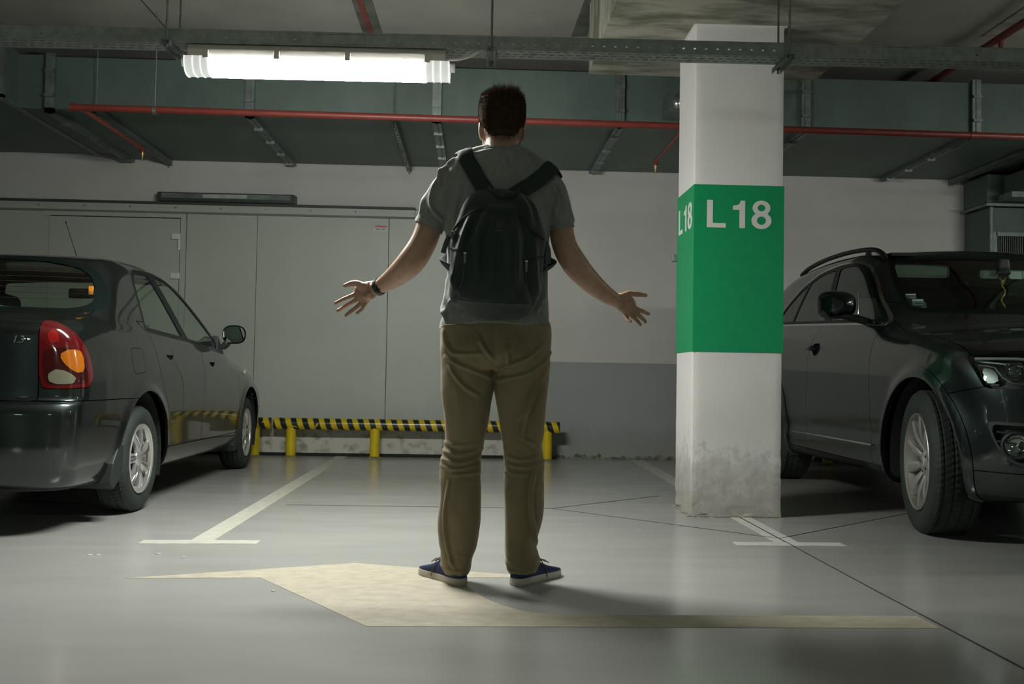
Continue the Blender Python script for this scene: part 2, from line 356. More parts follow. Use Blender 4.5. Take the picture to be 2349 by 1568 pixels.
# ---- floor markings (thin coats of paint)
def slab2(name, poly, m, z=0.0012, parent=None, **kw):
    return MB().prism(poly, lambda a, b_, h: (a, b_, h), 0.0, z).build(name, m, parent or floor)
slab2('bay_line', [(-1.293, 4.55), (-1.188, 4.55), (-1.188, 9.30), (-1.293, 9.30)], M_line)
slab2('bay_line_end', [(-1.499, 4.475), (-0.976, 4.503), (-0.980, 4.600), (-1.502, 4.572)], M_line, z=0.0018)
slab2('bay_line', [(1.457, 4.65), (1.506, 4.65), (1.506, 5.545), (1.457, 5.545)], M_linew)
slab2('bay_line', [(1.516, 4.65), (1.572, 4.65), (1.572, 5.545), (1.516, 5.545)], M_linew)
slab2('bay_line', [(1.457, 6.02), (1.506, 6.02), (1.535, 9.3), (1.487, 9.3)], M_line)
slab2('bay_line', [(1.516, 6.02), (1.572, 6.02), (1.597, 9.3), (1.546, 9.3)], M_line)
slab2('bay_line_end', [(1.246, 4.600), (1.510, 4.608), (1.510, 4.706), (1.247, 4.698)], M_linew, z=0.0018)
slab2('bay_line_end', [(1.5165, 4.608), (1.774, 4.617), (1.774, 4.714), (1.5165, 4.706)], M_linew, z=0.0018)
arrow = catmull([(-0.05, 3.79), (-0.016, 3.651), (0.058, 3.443), (0.166, 3.290), (0.29, 3.235), (0.45, 3.238)], 5)
slab2('direction_arrow', [(-1.296, 3.738), (-0.798, 3.77), (-0.323, 3.069), (1.495, 3.10), (1.49, 3.258)]+[tuple(p) for p in arrow[::-1]]+[(-0.07, 3.812), (0.32, 3.822), (-0.485, 4.079)], M_arrow)
def joint(pts, w=0.005):
    for (a, b_) in zip(pts[:-1], pts[1:]):
        d = Vector((b_[0]-a[0], b_[1]-a[1])).normalized(); n = Vector((-d.y, d.x))*w/2
        MB().prism([(a[0]-n.x, a[1]-n.y), (b_[0]-n.x, b_[1]-n.y), (b_[0]+n.x, b_[1]+n.y), (a[0]+n.x, a[1]+n.y)], lambda x, y, h: (x, y, h), 0.0004, 0.0022).build('floor_joint', M_joint, floor)
joint([(1.511, 5.545), (1.511, 4.82), (1.51, 3.6), (1.52, 2.67), (1.53, 0.2)], 0.006)
joint([(1.512, 4.82), (2.456, 5.676), (3.6, 6.7)], 0.004); joint([(1.512, 4.82), (0.462, 5.814), (1.23, 6.50)], 0.003); joint([(0.462, 5.814), (-1.1, 5.83)], 0.002)
# chips of white paint / plaster on the floor
for (x, y, s, lb) in ((-1.603, 4.20, .011, 'white plaster chip on the floor, left one of the pair nearest the sedan'), (-1.568, 4.202, .010, 'white plaster chip on the floor, right one of the pair nearest the sedan'), (-1.33, 4.24, .012, 'white plaster chip just in front of the left parking line bar'), (-1.20, 4.16, .009, 'small white plaster chip between the left line bar and the arrow tip'), (-0.705, 3.548, .008, 'round white plaster chip beside the slanting edge of the painted arrow')):
    tag(MB().prism([(x-s, y-s*.6), (x+s*.4, y-s), (x+s, y+s*.3), (x-s*.2, y+s*.8)], lambda a, b_, h: (a, b_, h), 0, 0.003).build('plaster_chip', M_white),
        lb, 'chip', 'plaster chips on the floor')

# ---- ventilation duct along the back wall
duct = empty('ventilation_duct', (0, 8.45, 2.767), 0, 'long grey rectangular ventilation duct running under the ceiling along back wall', 'duct')
def D(b, name, m=None, **k):
    b.V = [(v[0], v[1]-8.45, v[2]-2.767) for v in b.V]; return b.build(name, m or M_duct, duct, **k)
seams = [-3.30, -1.78, -0.34, 1.09, 2.56, 3.93, 5.35]
for i, (a, c) in enumerate(zip(seams[:-1], seams[1:])):
    D(MB().box(a+0.004, c-0.004, 7.60, WY-0.01, 2.767, 3.175), 'duct_section', bevel=0.004)
for x in seams:
    y1 = 9.40 if x > -4 else 9.3
    b = MB()
    for s in (-1, 1): b.box(x+s*0.022-0.013, x+s*0.022+0.013, 7.565, 7.60, 2.735, 3.19); b.box(x+s*0.022-0.013, x+s*0.022+0.013, 7.565, 9.36, 2.735, 2.767)
    b.box(x-0.008, x+0.008, 7.558, 7.60, 2.727, 3.19); b.box(x-0.008, x+0.008, 7.558, 9.36, 2.727, 2.767)
    tag(D(b, 'flange', M_galv))
    b = MB()
    for yy in (7.9, 8.35, 8.8, 9.2): b.cbox((x, yy, 2.727), (0.07, 0.02, 0.03))
    for zz in (2.86, 3.05): b.cbox((x, 7.558, zz), (0.07, 0.03, 0.02))
    tag(D(b, 'flange_clamps', M_galv), kind='stuff')
# wider run at the far left: plenum box and transition
D(MB().box(-9.0, -3.56, 7.35, 9.30, 2.80, 3.20), 'plenum_box', bevel=0.004)
D(MB().box(-3.56, -3.304, 7.62, 9.2, 2.775, 3.19), 'transition_piece')
b = MB(); b.box(-3.585, -3.535, 7.33, 7.37, 2.775, 3.2); b.box(-3.585, -3.535, 7.33, 9.25, 2.77, 2.80); D(b, 'flange', M_galv)
D(MB().box(-6.5, -3.60, 7.335, 7.352, 2.785, 2.812), 'bright_trim', mat('bright_zinc', (0.5, 0.52, 0.5), 0.35, metal=0.7))
# perforated support channels with drop rods, each a hanger of its own
def hanger(x, y0, y1, xr2=None):
    b = MB(); w = 0.021; L_ = y1-y0
    b.box(-w, -w+0.003, -L_/2, L_/2, 0.0, 0.05); b.box(w-0.003, w, -L_/2, L_/2, 0.0, 0.05)
    # slotted sole
    n = int(L_/0.09); y = -L_/2
    for i in range(n):
        ya = -L_/2+i*L_/n; yb = ya+L_/n
        b.box(-w, w, ya, ya+(yb-ya)*0.5, 0, 0.003); b.box(-w, -0.006, ya+(yb-ya)*0.5, yb, 0, 0.003); b.box(0.006, w, ya+(yb-ya)*0.5, yb, 0, 0.003)
    h = b.build('support_channel', M_galv, duct, loc=(x, (y0+y1)/2-8.45, 2.713-2.767))
    for yy, zt in ((-L_/2+0.03, 0.586), (L_/2-0.03, 0.06)): MB().tube([(0, yy, -0.03), (0, yy, zt)], 0.004, 8).build('threaded_rod', M_galv, h, smooth=True); MB().tube([(0, yy, -0.012), (0, yy, -0.004)], 0.010, 6).build('nut', M_galv, h)
    return h
hanger(-2.93, 7.50, 9.35); hanger(-0.67, 7.50, 9.36); hanger(4.60, 7.50, 9.36)

# vertical riser duct at the right end of the back wall, with grille
rs = empty('riser_duct', (4.98, 9.12, 0), 0, 'vertical sheet metal duct with louvred grille on the back wall behind the SUV', 'duct')
def R_(b, name, m=None, **k):
    b.V = [(v[0]-4.98, v[1]-9.12, v[2]) for v in b.V]; return b.build(name, m or M_duct, rs, **k)
R_(MB().box(4.74, 5.21, 8.90, 9.36, 0.0, 2.42), 'duct_body', bevel=0.003)
R_(MB().box(4.73, 5.22, 8.92, 9.36, 2.47, 2.735), 'duct_neck', bevel=0.003)
R_(MB().box(4.70, 5.25, 8.87, 9.37, 2.43, 2.455), 'flange', M_galv)
b = MB(); b.box(4.80, 5.14, 8.885, 8.90, 2.155, 2.19); b.box(4.80, 5.14, 8.885, 8.90, 1.74, 1.77); b.box(4.77, 4.81, 8.885, 8.90, 1.74, 2.19); b.box(5.11, 5.16, 8.885, 8.90, 1.74, 2.19); R_(b, 'grille_frame', M_galv)
R_(MB().box(4.81, 5.11, 8.893, 8.899, 1.77, 2.155), 'grille_back', M_dark)
for i in range(15): x = 4.82+i*0.020; R_(MB().box(x, x+0.004, 8.878, 8.894, 1.77, 2.155), 'louvre', M_galv)
R_(MB().box(4.74, 4.765, 8.88, 8.90, 0.2, 2.42), 'corner_angle', M_galv)
br = empty('branch_duct', (5.6, 8.3, 2.45), 0, 'low horizontal sheet metal duct at the right picture edge above the riser', 'duct')
b = MB().box(4.80, 6.6, 8.62, 8.86, 2.47, 2.52); b.V = [(v[0]-5.6, v[1]-8.3, v[2]-2.45) for v in b.V]; b.build('duct_lip', M_galv, br)
b = MB().box(4.86, 6.6, 7.9, 8.86, 2.521, 2.70); b.V = [(v[0]-5.6, v[1]-8.3, v[2]-2.45) for v in b.V]; b.build('duct_body', M_duct, br)

# small duct / cable bundle seen between the capital and the column
hb = empty('junction_duct', (1.75, 7.25, 2.84), 0, 'short branch duct with foil flexible hose hanging left behind the column top', 'duct')
def H_(b, name, m, **k):
    b.V = [(v[0]-1.75, v[1]-7.25, v[2]-2.84) for v in b.V]; return b.build(name, m, hb, **k)
H_(MB().prism([(1.42, 2.95), (1.52, 3.10), (1.95, 3.10), (1.95, 2.80), (1.42, 2.80)], lambda a, b_, h: (a, h, b_), 7.30, 7.56), 'branch_collar', M_duct)
H_(MB().box(1.46, 1.95, 7.10, 7.30, 2.90, 2.925), 'shelf', M_galv)
for xx in (1.50, 1.54, 1.60): H_(MB().tube([(xx, 7.15, 2.90), (xx, 7.15, 3.28)], 0.007, 8), 'rod', M_galv, smooth=True)
pts = [(1.44+i*0.012, 7.18, 2.815+0.01*sin(i*0.4)) for i in range(30)]
H_(MB().tube(pts, [0.030+0.006*(i % 2) for i in range(30)], 14), 'foil_hose', mat('foil', (0.6, 0.58, 0.55), 0.3, metal=0.8), smooth=True)
H_(MB().box(1.50, 1.9, 7.12, 7.26, 2.862, 2.90), 'cable_bundle', mat('brown_cable', (0.24, 0.15, 0.12), 0.6, var=0.2, vscale=20), bevel=0.012)

# ---- red sprinkler line
PY, PZ = 6.9, 2.60
def pipe(name, pts, r, parent): return MB().tube(pts, r, 16).build(name, M_redp, parent, smooth=50)
sp = empty('sprinkler_pipe', (0, 6.9, 2.6), 0, 'long red sprinkler pipe hung horizontally below the duct', 'pipe')
pipe('pipe_run', [(-2.84, 0, 0.0), (5.0, 0, -0.035)], 0.024, sp)
pipe('end_cap', [(-2.86, 0, 0.0), (-2.82, 0, 0.0)], 0.028, sp)
for x, y1 in ((-2.78, 8.13-6.9), (1.475, 8.12-6.9)):
    pipe('branch', [(x, 0.0, -0.012), (x, y1, -0.004)], 0.017, sp)
    pipe('elbow', [(x, y1-0.035, -0.004), (x, y1, -0.006), (x, y1+0.008, -0.035)], 0.021, sp)
    MB().tube([(x, y1+0.008, -0.03), (x, y1+0.008, -0.055), (x, y1+0.008, -0.075), (x, y1+0.008, -0.095)], [0.017, 0.014, 0.007, 0.004], 12).build('sprinkler_head', M_brass, sp, smooth=40)
    MB().tube([(x, y1+0.008, -0.096), (x, y1+0.008, -0.099)], 0.016, 12).build('deflector', M_brass, sp)
for x in (-2.28, 1.86):
    MB().tube([(x-0.012, 0, -0.01), (x+0.012, 0, -0.01)], 0.029, 16).build('pipe_clip', M_galv, sp); MB().tube([(x, 0, 0.02), (x, 0, 0.69)], 0.004, 8).build('drop_rod', M_galv, sp)
MB().tube([(3.53, 0, -0.03), (3.59, 0, -0.03)], 0.028, 16).build('coupling', M_redp, sp, smooth=50)
sp2 = empty('sprinkler_pipe', (3.665, 6.82, 3.215), 0, 'red sprinkler pipe at the top right corner running away under the ceiling', 'pipe')
pipe('pipe_run', [(-0.02, -2.6, 0), (-0.02, 1.5, 0)], 0.027, sp2)
pipe('drop', [(-0.02, -0.13, 0), (-0.02, -0.13, -0.06), (-0.02, -0.13, -0.10)], [0.02, 0.017, 0.010], sp2)

# ---- perforated cable tray
TY, TZ = 4.42, 2.262
tr = empty('cable_tray', (0, TY+0.06, TZ), radians(-1.1), 'long perforated galvanised cable tray hung under the ceiling across the whole view', 'cable tray')
def plate_with_holes(fn, L0, L1, H, holes, name, m, parent):
    """strip plate length L0..L1, width 0..H, rectangular holes (x0,x1,z0,z1) sorted rows share columns"""
    b = MB(); rows = sorted(set([0, H]+[z for h in holes for z in (h[2], h[3])]))
    for za, zb in zip(rows[:-1], rows[1:]):
        hs = sorted([(h[0], h[1]) for h in holes if h[2] <= za+1e-6 and h[3] >= zb-1e-6]); x = L0
        for (a, c) in hs:
            b.add([fn(x, za), fn(a, za), fn(a, zb), fn(x, zb)], [(0, 1, 2, 3)]); x = c
        b.add([fn(x, za), fn(L1, za), fn(L1, zb), fn(x, zb)], [(0, 1, 2, 3)])
    o = b.build(name, m, parent, fix=False); md = o.modifiers.new('t', 'SOLIDIFY'); md.thickness = 0.0015; return o
X0, X1 = -4.0, 4.5
side_h = [(x, x+0.010, 0.022, 0.029) for x in np.arange(X0+0.03, X1-0.03, 0.052)]
plate_with_holes(lambda x, z: (x, -0.06, z), X0, X1, 0.056, side_h, 'tray_side', M_galvd, tr)
plate_with_holes(lambda x, z: (x, 0.06, z), X0, X1, 0.056, side_h, 'tray_side', M_galvd, tr)
bh = []
for k, (za, zb, off) in enumerate(((0.014, 0.021, 0), (0.050, 0.058, 0.018), (0.084, 0.091, 0.004))):
    bh += [(x+off, x+off+0.024, za, zb) for x in np.arange(X0+0.03, X1-0.06, 0.041)]
plate_with_holes(lambda x, z: (x, z-0.06, 0), X0, X1, 0.12, bh, 'tray_base', M_galvd, tr)
b = MB()
for x in np.arange(X0+0.2, X1, 0.31): b.tube([(x+random.uniform(-.05, .05), random.choice([-.02, 0.02]), -0.0022), (x+0.001, 0.0, -0.0005)], 0.006, 8)
o = MB()
for s in (-1, 1): o.tube([(X0, s*0.06, 0.058), (X1, s*0.06, 0.058)], 0.005, 8)
o.build('rolled_edge', M_galvd, tr, smooth=True)
for x in (-0.62, 1.93): MB().box(x-0.09, x+0.09, -0.0635, -0.061, 0.008, 0.05).build('splice_plate', M_galvd, tr)
b = MB(); rr = random.Random(3)   # cables lying in the tray
for k in range(4):
    y = -0.035+0.022*k; b.tube([(x, y+rr.uniform(-.006, .006), 0.010+rr.uniform(0, .006)) for x in np.arange(X0, X1+.1, .25)], 0.007, 8)
tag(b.build('cable', mat('grey_cable', (0.25, 0.26, 0.24), 0.5), None), 'grey cables lying together in the perforated tray', 'cables', None, 'stuff')
bpy.data.objects['cable'].location = (0, TY+0.06, TZ); bpy.data.objects['cable'].rotation_euler = (0, 0, radians(-1.1))
# hangers: twin rods, strut channel across under the tray
for x, lab in ((-1.415, 'cable tray hanger at the left end of the lamp, two rods and a short channel'), (0.045, 'cable tray hanger right of the lamp, above the man\'s head'), (1.40, 'cable tray hanger in front of the white column')):
    b = MB(); w = 0.0205
    b.box(-w, -w+0.003, -0.10, 0.13, -0.026, -0.004); b.box(w-0.003, w, -0.10, 0.13, -0.026, -0.004); b.box(-w, w, -0.10, 0.13, -0.006, -0.003)
    h = b.build('strut_channel', M_galv, tr, loc=(x, -0.01, 0))
    for yy in (-0.082, 0.098):
        MB().tube([(0, yy, -0.035), (0, yy, ZC-TZ-0.003)], 0.005, 8).build('threaded_rod', M_galv, h, smooth=True); MB().tube([(0, yy, -0.018), (0, yy, -0.008)], 0.010, 6).build('nut', M_galv, h)

# ---- fluorescent lamps
M_housing = mat('lamp_housing', (0.55, 0.52, 0.48), 0.5)
M_clear = glass('clear_acrylic', (0.9, 0.93, 0.92), rough=0.15)
def lit(name, E_, c=(0.98, 1.0, 0.95)):
    m = bpy.data.materials.new(name); m.use_nodes = True; b = m.node_tree.nodes['Principled BSDF']
    b.inputs['Base Color'].default_value = (0.9, 0.92, 0.9, 1); b.inputs['Emission Color'].default_value = (*c, 1); b.inputs['Emission Strength'].default_value = E_; return m
M_lit = lit('lit_diffuser', LAMP_E); M_litlow = lit('diffuser_end', 0.42); M_ribs = lit('diffuser_ribs', LAMP_E*0.12)
def lamp(loc, label, rz=0.0, mlit=None):
    t = empty('fluorescent_lamp', loc, rz, label, 'lamp'); L_ = 1.225; h = L_/2
    # housing (upper tray)
    MB().prism([(-0.065, 0.0), (-0.070, 0.03), (-0.045, 0.058), (0.045, 0.058), (0.070, 0.03), (0.065, 0.0)], lambda a, b_, hh: (hh, a, b_), -h+0.03, h-0.03).build('housing', M_housing, t, bevel=0.003)
    prof = [(-0.064, 0.0), (-0.066, -0.02), (-0.055, -0.052), (-0.035, -0.072), (0, -0.078), (0.035, -0.072), (0.055, -0.052), (0.066, -0.02), (0.064, 0.0)]
    prof = [tuple(p) for p in catmull(prof, 3)]
    lo = [p for p in prof if p[1] <= 0.0]
    MB().prism(lo, lambda a, b_, hh: (hh, a, b_), -h+0.12, h-0.12).build('diffuser', mlit or M_lit, t, smooth=40)
    for s in (-1, 1): MB().prism([(a*0.97, c*0.97) for a, c in lo], lambda a, b_, hh: (hh, a, b_), s*(h-0.12), s*(h-0.015)).build('diffuser_end', M_litlow, t, smooth=40)
    for s, q in [(s, q) for s in (-1, 1) for q in (0.012, 0.05, 0.085, 0.118)]:
        b = MB().prism([(a*1.01, c*1.01) for a, c in lo], lambda a, b_, hh: (hh, a, b_), s*(h-q), s*(h-q-0.0035))
        b.build('end_rib', mat('rib', (0.8, 0.82, 0.8), 0.3, emit=0.8, ecol=(1, 1, 1)) if 'rib' not in bpy.data.materials else bpy.data.materials['rib'], t, smooth=40)
    for s in (-1, 1): MB().tube([(s*(h-0.02), 0, -0.012), (s*(h+0.012), 0, -0.012)], 0.022, 14).build('cable_gland', M_white, t, smooth=40)
    for x in (-0.50, -0.18, 0.14, 0.50): MB().box(x-0.013, x+0.013, -0.073, -0.066, -0.012, 0.024).build('clip', M_housing, t, bevel=0.002)
    return t
main_lamp = lamp((-0.745, 4.49, 2.262-0.058-0.002), 'lit fluorescent batten lamp fixed under the cable tray', radians(-1.1))
# flex from lamp to tray
MB().tube([tuple(p) for p in catmull([(0.59, -0.02, 0.020), (0.645, -0.04, 0.018), (0.70, -0.05, 0.032), (0.73, -0.05, 0.052)], 5)], 0.008, 10).build('flex', M_housing, main_lamp, smooth=True)
M_far = lit('far_diffuser', FAR_E, (0.80, 1.0, 0.86)); M_side = lit('side_diffuser', LAMP_E*0.55)
for (x, y) in FAR_LAMPS if 'FAR_LAMPS' in globals() else ((-6.5, -6.6), (-0.9, -6.6), (4.7, -6.6), (5.4, 4.40)):
    t = lamp((x, y, 2.26), 'lit batten lamp outside the view, %s' % {-6.5: 'behind the viewer to the left', -0.9: 'behind the viewer', 4.7: 'behind the viewer to the right', 5.4: 'over the SUV, right of the view'}[x], 0, M_side if x == 5.4 else M_far); t['group'] = 'garage lamps out of view'

# ---- sliding fire door on the back wall
fd = empty('sliding_fire_door', (-2.2, 9.30, 0), 0, 'pale grey sliding fire door with wicket door and top rail on the back wall', 'door')
fd['kind'] = 'structure'
def FD(b, name, m=None, **k):
    b.V = [(v[0]+2.2, v[1]-9.30, v[2]) for v in b.V]; return b.build(name, m or M_door, fd, **k)
py0, py1 = 9.285, 9.345
edges = [-8.2, -6.6, -5.35, -4.02]
for a, c in zip(edges[:-1], edges[1:]): FD(MB().box(a+.002, c-.002, py0, py1, 0.03, 2.33), 'panel', bevel=0.003)
FD(MB().box(-4.016, -2.742, py0, py1, 2.212, 2.33), 'panel', bevel=0.003)
for a, c in ((-2.738, -2.084), (-2.080, -0.848), (-0.844, 0.12), (0.124, 0.30)): FD(MB().box(a, c, py0, py1, 0.03, 2.33), 'panel', bevel=0.003)
FD(MB().box(-4.008, -2.800, py0-0.004, py1, 0.05, 2.200), 'wicket_door', bevel=0.003)
b = MB(); b.box(-2.792, -2.742, py0-0.010, py1, 0.03, 2.235); b.box(-4.045, -4.010, py0-0.008, py1, 0.03, 2.235); b.box(-4.07, -2.742, py0-0.014, py1, 2.207, 2.245); FD(b, 'wicket_frame')
for z in (2.03, 1.66, 0.5): FD(MB().box(-2.875, -2.790, py0-0.032, py0-0.004, z-0.03, z+0.03), 'hinge', M_white, bevel=0.008)
FD(MB().tube([(-2.80, py0-0.022, 1.90), (-2.80, py0-0.022, 2.0)], 0.012, 10), 'hinge_pin', M_white, smooth=True)
FD(MB().box(-8.5, -0.60, 9.24, 9.37, 2.330, 2.352), 'rail_cover', mat('rail_dark_strip', (0.05, 0.055, 0.05), 0.6))  # dark cover strip along the top of the rail
FD(MB().box(-8.5, -0.60, 9.255, 9.37, 2.262, 2.329), 'top_rail', bevel=0.003)
FD(MB().box(-8.5, -0.60, 9.262, 9.30, 2.246, 2.262), 'brush_seal', mat('seal', (0.18, 0.19, 0.16), 0.9))
b = MB()
for x in np.arange(-8.3, -0.6, 0.42): b.tube([(x, 9.256, 2.30), (x, 9.250, 2.30)], 0.009, 8)
tag(FD(b, 'rail_bolts', M_galv), kind='stuff')
b = MB()
for x in (-2.11, -2.05, -0.875, -0.82): 
    for z in np.arange(0.2, 2.2, 0.31): b.tube([(x, py0, z), (x, py0-0.003, z)], 0.006, 8)
tag(FD(b, 'panel_screws', M_door), kind='stuff')
# kick boards low on the door
for a, c in ((-4.0, -2.0), (-1.985, -0.30), (-0.297, 0.64)): FD(MB().box(a, c, 9.262, 9.30, 0.028, 0.265), 'kick_board', M_kick, bevel=0.004)
FD(MB().box(-4.0, 0.64, 9.268, 9.30, 0.004, 0.026), 'bottom_gap', M_dark)
FD(MB().box(0.302, 0.64, py0+0.03, py1, 0.266, 0.30), 'guide', M_door)
# sticker on the door
FD(MB().box(-0.985, -0.865, py0-0.0015, py0, 2.125, 2.185), 'sticker', mat('sticker_white', (0.5, 0.5, 0.46), 0.4))
FD(MB().box(-0.978, -0.868, py0-0.0025, py0-0.001, 2.160, 2.178), 'sticker_band', mat('sticker_red', (0.45, 0.04, 0.02), 0.4))
b = MB()
for i, x in enumerate(np.arange(-0.965, -0.885, 0.011)):
    if i != 4: b.box(x, x+0.007, py0-0.0025, py0-0.001, 2.136, 2.150)
tag(FD(b, 'sticker_print', M_black), kind='stuff')
# dark housing over the rail
db = empty('rail_motor_box', (-2.36, 9.30, 2.41), 0, 'long dark metal box fixed on the wall above the sliding door rail', 'box')
def DB(b, name, m, **k):
    b.V = [(v[0]+2.36, v[1]-9.30, v[2]-2.41) for v in b.V]; return b.build(name, m, db, **k)
M_dbox = mat('dark_green_metal', (0.035, 0.05, 0.045), 0.45, var=0.3, vscale=6)
DB(MB().prism([(9.37, 2.36), (9.37, 2.448), (9.20, 2.436), (9.185, 2.425), (9.185, 2.352)], lambda a, b_, h: (h, a, b_), -2.99, -1.73), 'housing', M_dbox, bevel=0.004)
DB(MB().box(-2.95, -1.76, 9.178, 9.186, 2.378, 2.425), 'lens', mat('dusty_lens', (0.20, 0.22, 0.20), 0.35, col2=(0.08, 0.10, 0.09), vscale=4, stretch=(1, 1, 4)), bevel=0.003)
DB(MB().box(-2.57, -2.16, 9.1765, 9.181, 2.385, 2.418), 'bright_panel', mat('worn_label', (0.38, 0.40, 0.37), 0.4, var=0.2, vscale=8))

# ---- yellow and black crash barriers
def stripe_mat():
    m = mat('barrier_stripes', (0.62, 0.46, 0.012), 0.28); nt = m.node_tree; N = nt.nodes; L = nt.links; b = N['Principled BSDF']
    tc = N.new('ShaderNodeTexCoord'); sx = N.new('ShaderNodeSeparateXYZ'); L.new(tc.outputs['Object'], sx.inputs[0])
    # helical wrap: angle around the tube + travel along it
    at = N.new('ShaderNodeMath'); at.operation = 'ARCTAN2'; L.new(sx.outputs[1], at.inputs[0]); L.new(sx.outputs[2], at.inputs[1])
    d1 = N.new('ShaderNodeMath'); d1.operation = 'DIVIDE'; L.new(at.outputs[0], d1.inputs[0]); d1.inputs[1].default_value = 2*pi
    d2 = N.new('ShaderNodeMath'); d2.operation = 'DIVIDE'; L.new(sx.outputs[0], d2.inputs[0]); d2.inputs[1].default_value = 0.1015
    ad = N.new('ShaderNodeMath'); ad.operation = 'ADD'; L.new(d1.outputs[0], ad.inputs[0]); L.new(d2.outputs[0], ad.inputs[1])
    fr = N.new('ShaderNodeMath'); fr.operation = 'FRACT'; L.new(ad.outputs[0], fr.inputs[0])
    gt = N.new('ShaderNodeMath'); gt.operation = 'GREATER_THAN'; L.new(fr.outputs[0], gt.inputs[0]); gt.inputs[1].default_value = 0.5
    n = N.new('ShaderNodeTexNoise'); n.inputs['Scale'].default_value = 26; n.inputs['Detail'].default_value = 6; L.new(tc.outputs['Object'], n.inputs[0])
    g2 = N.new('ShaderNodeMath'); g2.operation = 'LESS_THAN'; L.new(n.outputs[0], g2.inputs[0]); g2.inputs[1].default_value = 0.66
    mu = N.new('ShaderNodeMath'); mu.operation = 'MULTIPLY'; L.new(gt.outputs[0], mu.inputs[0]); L.new(g2.outputs[0], mu.inputs[1])
    mx = N.new('ShaderNodeMixRGB'); L.new(mu.outputs[0], mx.inputs[0]); mx.inputs[1].default_value = (0.60, 0.43, 0.012, 1); mx.inputs[2].default_value = (0.012, 0.02, 0.022, 1)
    L.new(mx.outputs[0], b.inputs['Base Color']); return m
M_str = stripe_mat()
def barrier(x0, x1, posts, label, y=9.08):
    t = empty('crash_barrier', ((x0+x1)/2, y, 0), 0, label, 'barrier'); c = (x0+x1)/2
    rb = MB().tube([(-(x1-x0)/2, 0, 0), ((x1-x0)/2, 0, 0)], 0.054, 32).build('striped_rail', M_str, t, smooth=60, loc=(0, 0, 0.307))
    MB().tube([(-(x1-x0)/2-.001, 0, 0), (-(x1-x0)/2+.004, 0, 0)], 0.050, 24).build('end_cap', M_yellow, t, loc=(0, 0, 0.307))
    for p in posts:
        MB().tube([(p-c, 0, 0.0), (p-c, 0, 0.29)], 0.045, 24).build('post', M_yellow, t, smooth=60)
        MB().lathe([(0.072, 0.0), (0.070, 0.010), (0.05, 0.016), (0.044, 0.02)], 20, lambda a, b_, h: (a+p-c, b_, h)).build('base_collar', mat('base_grime', (0.20, 0.19, 0.09), 0.8, var=0.3, vscale=20) if 'base_grime' not in bpy.data.materials else bpy.data.materials['base_grime'], t, smooth=True)
barrier(-1.835, 0.785, [-1.68, -0.915, 0.672], 'striped yellow and black crash barrier at the wall foot, behind the man\'s legs')
barrier(-4.05, -1.865, [-2.01, -2.9, -3.85], 'striped crash barrier in front of the dark sedan, its end left of the long barrier')
barrier(2.0, 4.6, [2.2, 3.3, 4.4], 'striped crash barrier behind the dark SUV')
